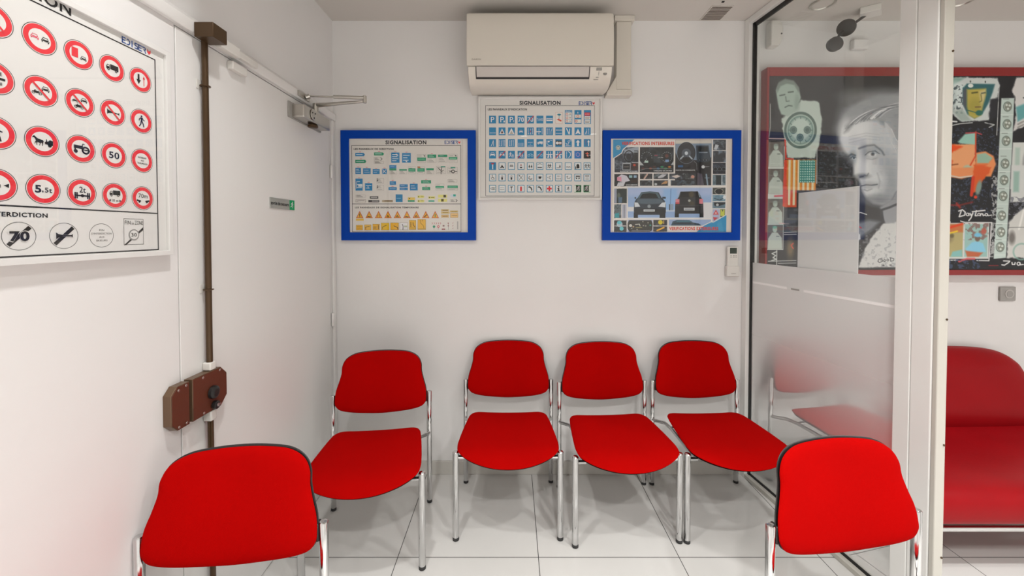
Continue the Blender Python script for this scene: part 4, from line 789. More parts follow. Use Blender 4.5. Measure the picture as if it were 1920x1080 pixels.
ar.poly([(335, 690), (350, 668), (545, 668), (575, 690), (540, 712), (450, 716), (370, 712)], '#5f717e', 10, .7)
ar.poly([(320, 700), (350, 702), (372, 738), (322, 742)], '#cfd5da', 3); ar.poly([(592, 698), (560, 702), (528, 738), (590, 744)], '#cfd5da', 3); ar.poly([(330, 755), (588, 755), (590, 800), (322, 800)], '#15181c', 5); ar.rect(315, 790, 352, 838, '#101114', 4); ar.rect(540, 790, 590, 838, '#101114', 4); ar.rect(352, 812, 540, 830, '#93aed2', 3)
ar.rect(322, 655, 334, 668, '#26303a', 3); ar.rect(562, 652, 592, 668, '#26303a', 3); ar.rect(400, 762, 498, 781, '#c6ccd0', 2); ar.line([(410, 772), (488, 772)], 5, '#6a747c', 3); ar.ell(448, 735, 14, 14, '#b9c2c8'); ar.ringe(448, 735, 10, 3, '#4c5860'); ar.line([(443, 729), (448, 741), (453, 729)], 3, '#4c5860')
ar.poly([(672, 800), (676, 700), (700, 660), (720, 606), (870, 603), (898, 650), (918, 700), (922, 800)], '#26272a', 3); ar.poly([(706, 656), (726, 612), (866, 608), (884, 656)], '#131315', 4); ar.ell(815, 630, 24, 26, '#4b4326', 10, .8); ar.poly([(884, 656), (872, 610), (898, 655)], '#8fa4b2', 3); ar.poly([(706, 656), (722, 612), (700, 656)], '#8fa4b2', 3)
ar.rect(678, 672, 712, 714, '#d0838b', 4); ar.rect(884, 670, 916, 712, '#cf7f8b', 4); ar.rect(680, 700, 710, 714, '#b5343e', 3, .8); ar.rect(750, 748, 844, 772, '#c2c7cb', 2); ar.line([(760, 760), (834, 760)], 6, '#5f6a78', 3); ar.ell(798, 685, 11, 11, '#a8aaa2'); ar.ell(820, 710, 24, 20, '#4a422a', 10, .7); ar.line([(676, 728), (918, 728)], 5, '#43464a', 4); ar.rect(672, 798, 708, 832, '#101114', 4); ar.rect(888, 798, 922, 832, '#101114', 4); ar.rect(708, 806, 888, 828, '#8aa6cc', 3)
# small lower photos
ph(145, 580, 252, 707, '#24302e', '#1a2422', 30); ar.rect(145, 580, 166, 707, '#8f96a6', 3); ar.ell(176, 606, 12, 20, '#2c3434'); ar.ell(184, 640, 14, 24, '#6b7568', 5, .7); ar.poly([(180, 655), (215, 655), (210, 705), (180, 705)], '#4d6880', 4)
ph(145, 718, 205, 838, '#5c6a70', '#2c363a', 14); ar.poly([(150, 800), (185, 790), (190, 836), (150, 836)], '#1f98a4', 4, .8); ar.rect(212, 718, 252, 838, '#a9adbb'); ar.line([(232, 725), (232, 835)], 8, '#59606a', 4, .7)
ph(145, 860, 252, 905, '#17191d', '#2c3036', 20); ph(145, 912, 252, 960, '#17191d', '#2c3036', 22); ar.ell(192, 893, 26, 26, '#a9b9c4', 3); ar.ell(190, 878, 20, 16, '#58b3bf', 3); ar.ell(210, 932, 18, 18, '#62bcc4', 3)
ar.rect(262, 855, 480, 962, '#9aa4c0'); ar.poly([(275, 858), (468, 858), (480, 890), (476, 945), (455, 960), (280, 960), (262, 930), (262, 885)], '#26251f', 3); ar.ell(288, 905, 14, 12, '#c4c3bc'); ar.line([(330, 895), (365, 892), (370, 908)], 7, '#c4c3b8', 3); ar.line([(335, 922), (385, 922)], 5, '#a8a05c', 3); ar.ell(312, 915, 8, 7, '#b08f6a', 3)
for q in ((400, 905), (420, 908), (345, 940), (298, 930), (440, 880), (395, 870)): ar.ell(*q, 6, 5, '#9c9a8e', 3)
ar.ell(460, 902, 8, 6, '#3f9a8a', 3)
ph(486, 855, 606, 905, '#1c1d20', '#585c60', 24); ph(486, 912, 606, 958, '#17181b', '#3a3e44', 24); ar.ell(548, 876, 20, 20, '#c5b420', 3); ar.rect(572, 860, 580, 890, '#c9a43a', 3); ar.line([(520, 948), (578, 922)], 14, '#dca42c', 3)
ar.rect(622, 852, 988, 905, '#8fa6c8'); ar.poly([(640, 905), (655, 868), (690, 856), (800, 858), (830, 876), (890, 892), (905, 905)], '#2c4656', 4); ar.line([(665, 885), (880, 890)], 6, '#10151a', 4); ar.line([(690, 866), (810, 866)], 7, '#4c8a96', 4)
ph(1000, 572, 1110, 628, '#353b38', '#55605a', 20); ar.ell(1055, 606, 34, 24, '#1b1e22', 3); ar.ringe(1055, 604, 36, 5, '#9a9a90', asp=.7); ph(1000, 636, 1110, 690, '#5d7f92', '#88a8b8', 24); ar.line([(1015, 665), (1060, 680), (1095, 665)], 8, '#2b4654', 4); ar.ell(1102, 655, 12, 18, '#d3d8da', 3)
ph(1000, 697, 1110, 752, '#54707f', '#8299aa', 30); ar.poly([(1010, 700), (1110, 700), (1110, 715), (1040, 738), (1015, 728)], '#232b30', 3); ar.ell(1042, 722, 12, 12, '#b6bcbd'); ar.rect(1000, 760, 1062, 870, '#a3abc4'); ar.poly([(1005, 808), (1055, 808), (1030, 764)], '#c23c40'); ar.poly([(1020, 800), (1040, 800), (1030, 782)], '#d9c0c2'); ar.rect(1066, 760, 1110, 830, '#56624e'); ar.rect(1070, 764, 1105, 820, '#b9bf4a', 3); ar.poly([(1080, 764), (1095, 764), (1088, 785)], '#3e4433'); ar.poly([(1005, 830), (1050, 835), (1015, 862)], '#b83c44', 3)
ar.poly([(1122, 806), (1122, 962), (858, 962), (920, 905), (1005, 870)], '#1a88b8'); ar.line([(1122, 808), (1010, 874), (988, 872), (922, 905), (862, 958)], 7, '#d9d5d0')
ar.poly([(1040, 890), (1075, 860), (1100, 960), (1060, 960)], '#4a9cc4', 4, .5)
ar.line([(300, 951), (455, 951)], 6, '#b9bfd0', 4, .7); ar.build('photo_print', t, F(132, 148), F(1122, 962), YB - .0150, M_PHOTO)
def newp(): return Print('back', YB - .0152)
ar_lines = ((356, 363), (660, 669))
for x0, x1 in ar_lines: pr = newp(); (u0, v0), (u1, v1) = F(x0, 214), F(x1, 438); pr.rect(u0, v1, u1, v0, '#d9d5d0', 1); part(t, 'photo_border', pr.mb, None, smooth=False)
pr = newp()
a, b = F(206, 196); pr.text('VERIFICATIONS INTERIEURES', a, b, 27 * KX, '#c23a26', 2, width=456 * KX, bold=.04); part(t, 'title_lettering', pr.mb, None, smooth=False); pr = newp()
a, b = F(624, 944); pr.text('VERIFICATIONS EXTERIEURES', a, b, 26 * KX, '#c23a26', 2, width=428 * KX, bold=.04); part(t, 'title_lettering', pr.mb, None, smooth=False); pr = newp()
pr.ring(*F(176, 220), 17 * KX, 20 * KX, '#d8d6c4', 3, 28); pr.disc(*F(176, 220), 17 * KX, '#2b5f74', 2, 28)
pr.line([F(166, 208), F(172, 222), F(176, 212), F(180, 222), F(186, 208)], 3.4 * KX, '#d8d6c4', 4); pr.line([F(164, 216), F(171, 234), F(176, 224), F(181, 234), F(188, 216)], 3.4 * KX, '#d8d6c4', 4); part(t, 'emblem', pr.mb, None, smooth=False)
for s_, x_, y_, w_, h_ in (('PLANCHE DE BORD', 195, 433, 150, 9), ('TABLEAU DE BORD', 484, 427, 160, 10), ('POSTE DE CONDUITE', 678, 422, 166, 9), ('DOCUMENTS', 246, 552, 98, 10)):
    pr = newp(); a, b = F(x_, y_); pr.text(s_, a, b, h_ * KX, '#cfd3d4', 2, width=w_ * KX, bold=.02); part(t, 'caption', pr.mb, None, smooth=False)

# ------------------------------------------------------------------ large painted picture in the next room
def atY(u, v, Y):
    f = 750; p = math.radians(1.2); cyy_ = 435 + f * math.tan(p); x = (u - 960) / f; yv = -(v - cyy_) / f
    dy, dz = math.cos(p) + yv * math.sin(p), -math.sin(p) + yv * math.cos(p); tt = Y / dy
    return (x * tt, 1.416 + dz * tt)
YP = 2.258
(ax0, az1), (ax1, az0) = atY(1439, 126, YP), atY(2010, 516, YP)
t = thing('framed_painting', 'large red framed collage painting of a man and racing scenes behind the glass', 'painting', ((ax0 + ax1) / 2, YB, az0))
(cx0, cz1), (cx1, cz0) = atY(1443, 142, YP), atY(2000, 506, YP)
mb = MB()
mb.box((ax0, YP, az0), (cx0, YB - .001, az1)).box((cx1, YP, az0), (ax1, YB - .001, az1)).box((cx0, YP, cz1), (cx1, YB - .001, az1)).box((cx0, YP, az0), (cx1, YB - .001, cz0))
part(t, 'frame', mb, M_RED_FR, bevel=.0015)
part(t, 'canvas_panel', MB().box((cx0, YP + .006, cz0), (cx1, YB - .002, cz1)), printm('#16161a'), smooth=False)
ar = Art(1443, 142, 2000, 506, 1.15, '#17191d')
U = lambda x, y: (1420 + x / 5.144, 120 + y / 5.144)
Lo = lambda x, y: (1420 + x / 5.144, 310 + y / 5.144)
V1 = lambda x, y: (1760 + x / 5.144, 120 + y / 5.144)
V2 = lambda x, y: (1760 + x / 5.144, 320 + y / 5.144)
def pp(m, pts): return [m(*q) for q in pts]
ar.speckle((1540, 270, 1620, 360), '#48505c', 3, .6, .7); ar.speckle((1780, 240, 1880, 400), '#46536a', 3, .6, .7); ar.speckle((1443, 142, 1700, 250), '#2c2d30', 60, .4, .8)
# soft halo and the large grey portrait (a made-up man with swept-back light hair)
ar.poly(pp(U, [(760, 620), (800, 480), (900, 370), (1050, 300), (1300, 250), (1600, 250), (1600, 1000), (1000, 1000), (780, 860)]), '#565a60', 26, .75, rough=5); ar.poly(pp(U, [(790, 640), (820, 500), (900, 400), (1000, 420), (900, 600), (880, 820)]), '#8b9096', 16, .6, rough=3); ar.ell(*U(1150, 310), 50, 12, '#9a9d9f', 20, .7); ar.ell(*U(870, 540), 14, 40, '#a5a9ac', 24, .6)
hair = pp(U, [(830, 640), (835, 520), (900, 410), (1010, 340), (1150, 300), (1300, 285), (1500, 290), (1600, 420), (1600, 900), (1360, 900), (1310, 820), (1250, 700), (1230, 590), (1100, 540), (960, 560), (880, 640)])
ar.poly(hair, '#8d9195', 8, rough=2)
face = pp(U, [(800, 720), (822, 620), (880, 550), (1000, 505), (1150, 505), (1240, 570), (1300, 700), (1380, 880), (1420, 1100), (1400, 1300), (1330, 1350), (1230, 1362), (1130, 1342), (1055, 1275), (1012, 1190), (990, 1100), (935, 1066), (935, 1000), (925, 930), (890, 880), (840, 820)])
ar.poly(face, '#c0c3c6', 6)
for x, y, rx, ry, c, sf, al in ((1000, 620, 34, 16, '#d9dbdd', 22, .8), (1180, 640, 20, 22, '#aeb2b6', 22, .6), (850, 690, 10, 26, '#dfe1e2', 14, .7), (1110, 860, 22, 15, '#8c9196', 16, .75), (930, 905, 10, 12, '#767a80', 9, .8),
        (1020, 930, 7, 24, '#8f9499', 12, .7), (985, 960, 7, 26, '#e0e2e3', 9, .8), (1110, 985, 18, 20, '#d8dadc', 18, .8), (1250, 1000, 24, 40, '#a0a4a9', 26, .7), (1290, 1180, 18, 44, '#8a8f95', 24, .75), (1170, 1120, 14, 20, '#cfd2d4', 16, .7), (1020, 1075, 12, 4, '#5e6368', 6, .8), (1100, 1160, 16, 5, '#8e9297', 8, .6), (1100, 1290, 22, 9, '#898e94', 14, .7), (1085, 1225, 14, 7, '#d0d2d4', 10, .7)):
    ar.ell(*U(x, y), rx, ry, c, sf, al)
ar.poly(pp(U, [(840, 660), (850, 590), (905, 530), (1000, 500), (1120, 490), (1230, 530), (1225, 600), (1150, 540), (1020, 540), (930, 575), (880, 640)]), '#7d8185', 7, .75)
rs = np.random.RandomState(3)
for k in range(150):
    o_ = rs.rand(); st = (835 + 330 * o_ + rs.rand() * 30, 630 - 140 * o_ ** .5 + rs.rand() * 20)       # roots along the hairline
    e_ = rs.rand(); mid = (st[0] + 90 + 60 * e_, max(300, st[1] - 120 - 50 * e_)); end = (st[0] + 300 + 120 * e_, max(292, mid[1] - 30 + 140 * o_ * e_))
    pts = [((1 - q) ** 2 * st[0] + 2 * q * (1 - q) * mid[0] + q * q * end[0], (1 - q) ** 2 * st[1] + 2 * q * (1 - q) * mid[1] + q * q * end[1]) for q in np.linspace(0, 1, 7)]
    ar.line(pp(U, pts), .6 + rs.rand() * 1.1, ('#e6e8e9', '#d0d3d5', '#6a6e73', '#b4b8bb', '#595d62')[rs.randint(5)], 1.3, .6)
for k in range(16):
    a_ = k / 15; ar.line(pp(U, [(1230 + 60 * a_, 560 + 60 * a_), (1270 + 60 * a_, 690 + 20 * a_), (1340 + 80 * a_, 830)]), 1.3, ('#e6e8e9', '#7c8085', '#c8cacc')[k % 3], 1.5, .6)
for k in range(3): ar.line(pp(U, [(890, 755 - k * 30), (1050, 715 - k * 28), (1180, 728 - k * 26)]), .8, '#9a9ea3', 2, .6)
# brows, eyes, nose, mouth
ar.line(pp(U, [(985, 808), (1060, 782), (1130, 775), (1200, 830), (1225, 870)]), 2.6, '#50545a', 3.4, .85); ar.line(pp(U, [(885, 885), (915, 862), (950, 876)]), 2.8, '#3f4348', 3, .9)
ar.ell(*U(1112, 868), 8, 3.4, '#c3c6c8', 1.8); ar.ell(*U(1117, 863), 3.6, 3.5, '#5a5f65', 1.2); ar.ell(*U(1117, 863), 1.3, 1.3, '#17181b', .9); ar.line(pp(U, [(1045, 872), (1080, 840), (1140, 832), (1178, 858)]), 1.2, '#34373c', 1.8, .9); ar.line(pp(U, [(1060, 905), (1115, 915), (1165, 895)]), 1, '#82868b', 2.4, .7)
ar.ell(*U(940, 905), 3.2, 2.2, '#c6c8ca', 1); ar.ell(*U(938, 902), 1.7, 1.7, '#26282c', .9); ar.line(pp(U, [(900, 905), (925, 887), (956, 896)]), 1.2, '#2f3237', 1.6, .9)
ar.line(pp(Lo, [(1080, 70), (1066, 96), (1040, 88)]), 1.5, '#4a4e54', 2, .8); ar.line(pp(Lo, [(1000, 108), (1030, 100)]), 2.4, '#35383d', 2.2, .8)
ar.line(pp(Lo, [(1015, 193), (1060, 183), (1110, 187), (1165, 178)]), 1.8, '#3c3f45', 2, .9); ar.line(pp(Lo, [(1040, 228), (1070, 240), (1115, 222)]), 1.6, '#6a6e74', 3, .7); ar.ell(*Lo(1080, 207), 9, 3, '#a9adb1', 2.4, .8)
ar.line(pp(Lo, [(1165, 70), (1190, 150), (1178, 215)]), 1.4, '#868a90', 4, .6); ar.ell(*Lo(1190, 335), 20, 9, '#6f737a', 14, .75); ar.line(pp(Lo, [(1010, 250), (1050, 330), (1110, 385), (1200, 402), (1300, 345), (1350, 250)]), 1.6, '#4c5056', 4, .8)
ar.poly(pp(Lo, [(1200, 402), (1300, 345), (1370, 240), (1420, 240), (1420, 330), (1230, 440)]), '#7e8288', 6, .85)
# collar and suit
ar.poly(pp(Lo, [(1200, 400), (1350, 300), (1560, 300), (1560, 560), (1250, 560), (1215, 470)]), '#8c8f94', 4); ar.line(pp(Lo, [(1200, 430), (1290, 400), (1400, 350)]), 4, '#2a2d33', 2); ar.line(pp(Lo, [(1215, 440), (1230, 560), (1110, 640), (1000, 720)]), 3.5, '#23262d', 2.5)
ar.poly(pp(Lo, [(1230, 560), (1560, 520), (1560, 985), (1000, 985), (1060, 800), (1130, 680)]), '#c4c5c4', 3, rough=2); ar.poly(pp(Lo, [(940, 560), (1100, 520), (1200, 540), (1120, 620), (1010, 700), (950, 690)]), '#8b9199', 8, .8); ar.speckle((1615, 430, 1700, 500), '#8d9094', 6, .6, .6)
ar.line(pp(Lo, [(940, 460), (1010, 450), (1070, 470)]), 1.6, '#d6d8da'); ar.line(pp(Lo, [(950, 590), (1000, 588), (1020, 600)]), 2.2, '#b03a3c'); ar.poly(pp(Lo, [(940, 650), (1010, 660), (1015, 710), (970, 740), (945, 735)]), '#cfd1d3', 2)
ar.line(pp(Lo, [(1225, 895), (1195, 905), (1185, 925), (1200, 938), (1230, 925), (1228, 910), (1212, 912)]), 1.3, '#2f3034'); ar.ringe(*Lo(1250, 918), 1.8, 1.1, '#2f3034'); ar.ringe(*Lo(1280, 914), 1.8, 1.1, '#2f3034'); ar.line(pp(Lo, [(1305, 892), (1308, 925), (1335, 920), (1338, 900), (1300, 890)]), 1.2, '#2f3034'); ar.ell(*Lo(1238, 965), 2, 1, '#2f3034'); ar.ell(*Lo(1308, 962), 2.4, 1, '#2f3034')
# top-left small head and watch dial on pale torn paper
ar.poly(pp(U, [(430, 345), (590, 350), (620, 480), (630, 600), (610, 760), (560, 900), (300, 905), (280, 720), (255, 600), (240, 520), (330, 450)]), '#b5c3bb', 3, rough=2.5)
ar.poly(pp(U, [(185, 250), (210, 180), (270, 145), (350, 160), (400, 220), (425, 320), (395, 400), (370, 460), (300, 500), (240, 480), (215, 420), (205, 370)]), '#9db0a6', 3)
ar.poly(pp(U, [(190, 230), (215, 165), (280, 135), (360, 160), (410, 230), (400, 270), (360, 200), (290, 185), (230, 210), (200, 270)]), '#6d7a73', 3, .85); ar.ell(*U(390, 370), 5, 16, '#7f9289', 5, .6)
ar.line(pp(U, [(225, 300), (270, 290)]), 2.4, '#4e5c55', 1.6); ar.line(pp(U, [(305, 268), (350, 262)]), 2.4, '#4e5c55', 1.6); ar.line(pp(U, [(280, 310), (285, 355), (315, 352)]), 1.6, '#5a6961', 1.5); ar.line(pp(U, [(275, 412), (310, 395), (342, 400)]), 2, '#4f5d57', 1.5)
ar.ringe(*U(425, 632), 28, 4.5, '#4f665f', 1.2, 1, 1.14); ar.ell(*U(425, 632), 25, 28, '#93aaa2', 2); ar.ringe(*U(425, 632), 22.5, 2.5, '#6a8780', 1.5, .9, 1.14); ar.ell(*U(425, 622), 18, 20, '#b3c4bc', 3)
for q in ((358, 630), (490, 630), (422, 702)): ar.ell(*U(*q), 6.6, 7.2, '#4c6460', 1.5); ar.ringe(*U(*q), 4.6, .7, '#8fa69f', .8, .8)
for k in range(12): a_ = k * PI / 6; ar.line([(U(425, 632)[0] + 19 * math.cos(a_), U(425, 632)[1] + 21.5 * math.sin(a_)), (U(425, 632)[0] + 22 * math.cos(a_), U(425, 632)[1] + 25 * math.sin(a_))], 1, '#3f544e')
ar.line(pp(U, [(135, 380), (138, 600), (125, 700)]), 1.2, '#b3b8b4'); ar.line(pp(U, [(120, 712), (280, 715), (285, 760)]), 2, '#c9b1a9'); ar.line(pp(U, [(280, 730), (290, 905), (360, 912)]), 3, '#c83a26')
# strip of four little photographs
ar.rect(*Lo(105, -190)[0:2], *Lo(278, 815), '#c1c7c3', 1.5)
for k, yt in enumerate((-232, 28, 318, 570)):
    x0, y0 = Lo(122, yt); x1, y1 = Lo(272, yt + (240 if k != 3 else 235)); y0 = max(y0, 263); ar.rect(x0, y0, x1, y1, '#635d58', 1)
    hx = (x0 + x1) / 2 - .5; ar.poly([(x0 + 1, y1), (x0 + 2, y1 - 20), (hx - 5, y1 - 31), (hx + 5, y1 - 31), (x1 - 2, y1 - 21), (x1 - 1, y1)], '#b3bdb5', 1.5); ar.ell(hx, y1 - 37, 4.2, 6, '#a9b7ae', 1.5); ar.ell(hx, y1 - 41, 4.4, 2.6, '#84908a' if k < 3 else '#5fa392', 1.5, .8); ar.line([(hx + 3, y1 - 24), (hx + 8, y1 - 24)], 1.2, '#4d5650')
ar.line(pp(Lo, [(190, 292), (270, 288)]), 3, '#bf4050', 2); ar.line(pp(Lo, [(235, 555), (325, 560)]), 1.6, '#d3a7a7')
ar.line(pp(Lo, [(215, 830), (170, 850), (205, 870), (180, 890), (212, 905), (165, 920)]), 2, '#c9ccca'); ar.line(pp(Lo, [(216, 820), (216, 960)]), 1.6, '#c9ccca'); ar.line(pp(Lo, [(135, 925), (400, 918)]), 1.5, '#c9ccca'); ar.line(pp(Lo, [(230, 945), (400, 942)]), 1.2, '#c9ccca')
# flag, stripes vertical, green star field
x0, y0 = U(285, 918); x1, y1 = Lo(580, 235); ar.rect(x0, y0, x1, y1, '#c8741e', 1.5); ar.poly([(x0 - 2, y0), (x0 + 3, y0), (x0 + 3, y1 + 32), (x0 - 4, y1 + 30)], '#cf3b1c', 1.5, rough=1.5); ar.rect(x0, y1, x0 + 22, y1 + 32, '#c8481c', 1.5)
for k in range(6):
    xx = x0 + 6 + k * 8.6; ar.rect(xx, y0, xx + 4.2, y1 + (28 if k < 2 else 0), '#d8cfae', 1.2); ar.rect(xx + 4.4, y0, xx + 6, y1, '#dc9a2e', 1)
fx0, fy0 = U(420, 922); fx1, fy1 = Lo(572, 160); ar.rect(fx0, fy0, fx1, fy1, '#2a7d76', 1)
for i in range(7):
    for j in range(9): ar.ell(fx0 + 2.5 + i * 4.1, fy0 + 2.5 + j * 4.7, 1.2, 1.2, '#b5d6cc', .8)
ar.line(pp(Lo, [(585, -170), (588, 170)]), 1.2, '#c2c6c4'); ar.line(pp(Lo, [(285, 645), (400, 640)]), 1.6, '#c4c6cc'); ar.line(pp(Lo, [(285, 665), (400, 662)]), 1.4, '#c4c6cc'); ar.ell(*Lo(345, 800), 7, 18, '#a58a5c', 8, .6); ar.line(pp(Lo, [(372, 750), (352, 770), (372, 800)]), 2, '#c84a36'); ar.rect(*Lo(285, 410), *Lo(400, 640), '#474a52', 4, .7)
# right part: helmet portrait
ar.poly(pp(V1, [(-60, 130), (150, 122), (540, 130), (560, 200), (545, 330), (480, 360), (470, 540), (210, 550), (100, 470), (-60, 470)]), '#bfc6c4', 3, rough=2)
ar.poly(pp(V1, [(70, 235), (230, 130), (60, 128)]), '#7fa197', 4); ar.ell(*V1(100, 330), 9, 22, '#56686a', 7, .8); ar.ell(*V1(150, 290), 20, 24, '#c9d6d4', 8, .7); ar.speckle((1765, 160, 1800, 210), '#2e3b40', 4, .55, .8)
ar.poly(pp(V1, [(210, 230), (250, 185), (515, 190), (495, 270), (455, 380), (400, 480), (330, 520), (260, 480), (215, 380)]), '#2b5e63', 3); ar.poly(pp(V1, [(215, 250), (250, 220), (250, 440), (215, 380)]), '#4c4f55', 4)
ar.poly(pp(V1, [(250, 240), (430, 232), (435, 290), (405, 400), (390, 490), (330, 520), (275, 490), (255, 400)]), '#b0a24c', 4); ar.poly(pp(V1, [(370, 260), (430, 240), (420, 330), (385, 440)]), '#c7bd92', 5, .8); ar.ell(*V1(330, 400), 12, 14, '#8d8638', 10, .6)
ar.line(pp(V1, [(300, 275), (350, 268)]), 2.6, '#4c4a22', 2); ar.line(pp(V1, [(390, 278), (425, 272)]), 2.2, '#3f4a3c', 2); ar.line(pp(V1, [(385, 290), (395, 350), (370, 362)]), 1.6, '#6e6a34', 1.6); ar.line(pp(V1, [(335, 410), (385, 408)]), 1.6, '#5d3f32', 1.6); ar.ell(*V1(372, 466), 6.5, 5, '#2c6457', 2); ar.line(pp(V1, [(260, 440), (350, 465)]), 1.6, '#2c5a50', 1.2)
ar.ell(*V1(285, 205), 5, 3.6, '#d4d8d2'); ar.ell(*V1(282, 165), 1.3, 2, '#33403c'); ar.ell(*V1(424, 168), 1.3, 2, '#33403c'); ar.poly(pp(V1, [(120, 450), (210, 430), (300, 540), (200, 545)]), '#8fa099', 5, .8); ar.line(pp(V1, [(556, 200), (545, 680)]), 1.3, '#c8cbc9'); ar.line(pp(V1, [(100, 590), (190, 570), (310, 560)]), 1.6, '#c2c6c4'); ar.line(pp(V1, [(430, 560), (520, 580), (470, 605)]), 1.6, '#c2c6c4'); ar.line(pp(V1, [(70, 545), (160, 550)]), 3, '#c8cbc9')
ar.poly(pp(V1, [(480, 340), (545, 320), (540, 500), (470, 560)]), '#22242a', 5, rough=3)
# orange car in two panels
ar.poly(pp(V1, [(175, 745), (240, 670), (345, 655), (345, 780), (200, 760)]), '#8fbcae', 3); ar.poly(pp(V1, [(95, 765), (345, 770), (350, 960), (340, 1080), (80, 1080), (70, 900)]), '#df9a6a', 3, rough=1.5); ar.poly(pp(V1, [(95, 765), (225, 790), (100, 860)]), '#dc4a14', 4, rough=2); ar.poly(pp(V1, [(60, 880), (130, 930), (120, 1060), (60, 1060)]), '#cf3d12', 4, rough=2)
ar.poly(pp(V1, [(350, 850), (440, 835), (520, 880), (545, 960), (500, 1080), (350, 1080)]), '#db8a55', 3); ar.poly(pp(V1, [(360, 865), (440, 850), (510, 900), (470, 950), (365, 950)]), '#86b3a2', 3, .9); ar.ell(*V1(275, 1010), 9, 8, '#92bfae', 4, .8); ar.line(pp(V1, [(345, 650), (348, 880), (300, 970)]), 2.5, '#c8421a', 2); ar.line(pp(V1, [(100, 970), (180, 960)]), 2, '#7a3a18', 2); ar.line(pp(V1, [(250, 660), (350, 655), (400, 672)]), 2, '#b8444c', 1.5); ar.poly(pp(V1, [(350, 960), (460, 960), (380, 1060)]), '#d24e1c', 6, .8)
ar.poly(pp(V2, [(90, -30), (340, -40), (330, 40), (220, 75), (110, 55)]), '#d98a58', 3); ar.line(pp(V2, [(105, 40), (200, 60), (320, 45)]), 2.4, '#c8c0b4', 1.5); ar.poly(pp(V2, [(335, -60), (500, -40), (480, 20), (420, 90), (360, 200), (320, 210), (330, 80)]), '#d0561f', 3, rough=1.5); ar.ell(*V2(385, 160), 5, 14, '#7c9086', 3, 1, .2); ar.line(pp(V2, [(330, 60), (318, 230)]), 6, '#c7381a', 2); ar.ell(*V2(358, 250), 3, 3, '#cc3a18', 1.5); ar.poly(pp(V2, [(60, -10), (100, 20), (100, 190), (85, 300), (60, 210)]), '#d8937c', 3, .9); ar.line(pp(V2, [(85, 310), (100, 325), (200, 330), (330, 298)]), 3, '#8c2018', 3, .8); ar.line(pp(V2, [(180, 310), (210, 350)]), 4, '#a8281a', 3, .8)
# "Daytona" brush script
ar.line(pp(V2, [(200, 385), (235, 372), (262, 395), (258, 425), (205, 440), (225, 380)]), 2.3, '#d2d3d2'); ar.ringe(*V2(285, 418), 2.4, 1.8, '#d2d3d2'); ar.line(pp(V2, [(296, 408), (300, 428)]), 2, '#d2d3d2'); ar.line(pp(V2, [(308, 408), (318, 428), (336, 404), (318, 452), (298, 478)]), 2.2, '#d2d3d2'); ar.line(pp(V2, [(330, 392), (450, 378)]), 2.4, '#d2d3d2'); ar.line(pp(V2, [(368, 382), (358, 430), (376, 430)]), 2.4, '#d2d3d2')
ar.ringe(*V2(394, 418), 2.2, 1.8, '#d2d3d2'); ar.line(pp(V2, [(408, 430), (414, 410), (430, 412), (434, 430), (450, 424)]), 2.2, '#d2d3d2'); ar.ringe(*V2(464, 420), 2.2, 1.8, '#d2d3d2'); ar.line(pp(V2, [(474, 412), (482, 430), (515, 424)]), 2, '#d2d3d2')
ar.speckle((1860, 330, 1872, 480), '#b9bcbb', 4, .5, .8)
# column of little watch faces
ar.poly(pp(V1, [(580, 325), (705, 322), (690, 1200), (560, 1200)]), '#b7c6c0', 1.5); ar.poly(pp(V2, [(575, -60), (690, -60), (665, 840), (545, 850)]), '#b7c6c0', 1.5)
for (m_, x, y) in [(V1, 640, 405), (V1, 640, 575), (V1, 635, 735), (V1, 630, 955), (V2, 625, 85), (V2, 620, 240), (V2, 612, 430), (V2, 608, 590), (V2, 604, 735)]:
    u, v = m_(x, y); ar.ell(u, v, 8, 10, '#9aa8a0', 1.5); ar.ringe(u, v, 7.4, 1.2, '#56645c', 1, .9, 1.15); ar.ell(u + 1, v, 6, 7.5, '#75786c', 2, .8)
    for q in ((-2.5, -3), (3, -2), (0, 4)): ar.ell(u + 1 + q[0], v + q[1], 2.1, 2.1, '#c6cdc6', 1)
    ar.line([(u - 8, v - 14), (u + 2, v - 14)], 1.2, '#6c7a74', 1, .8); ar.line([(u - 12, v + 15), (u + 12, v + 15)], .8, '#dfe5e2', .8, .8)
ar.line(pp(V1, [(705, 330), (690, 1100)]), .9, '#23262b'); ar.line(pp(V2, [(688, -60), (664, 840)]), .9, '#23262b')
# right pale panels
ar.poly(pp(V1, [(720, 125), (1300, 125), (1300, 480), (900, 520), (800, 600), (700, 640), (720, 500), (705, 320), (680, 250)]), '#c9c8c6', 3, rough=2); ar.poly(pp(V1, [(720, 410), (820, 370), (830, 500), (740, 550)]), '#5d9c9e', 4); ar.line(pp(V1, [(745, 575), (795, 548)]), 3, '#8f8e8a', 2); ar.line(pp(V1, [(745, 605), (795, 580)]), 3, '#8f8e8a', 2); ar.line(pp(V1, [(790, 320), (830, 340)]), 2, '#2b2f31', 1.5)
ar.poly(pp(V1, [(700, 750), (1300, 745), (1300, 1200), (690, 1200)]), '#c7cbc7', 2); ar.rect(*V1(725, 800), *V1(770, 1040), '#9fb8ad', 4, .8); ar.poly(pp(V1, [(800, 900), (830, 780), (860, 1100), (790, 1100)]), '#87898b', 4, .8); ar.poly(pp(V2, [(690, -60), (1300, -60), (1300, 280), (690, 300)]), '#c7cbc9', 3); ar.rect(*V2(715, 0), *V2(770, 200), '#86aca0', 4, .8)
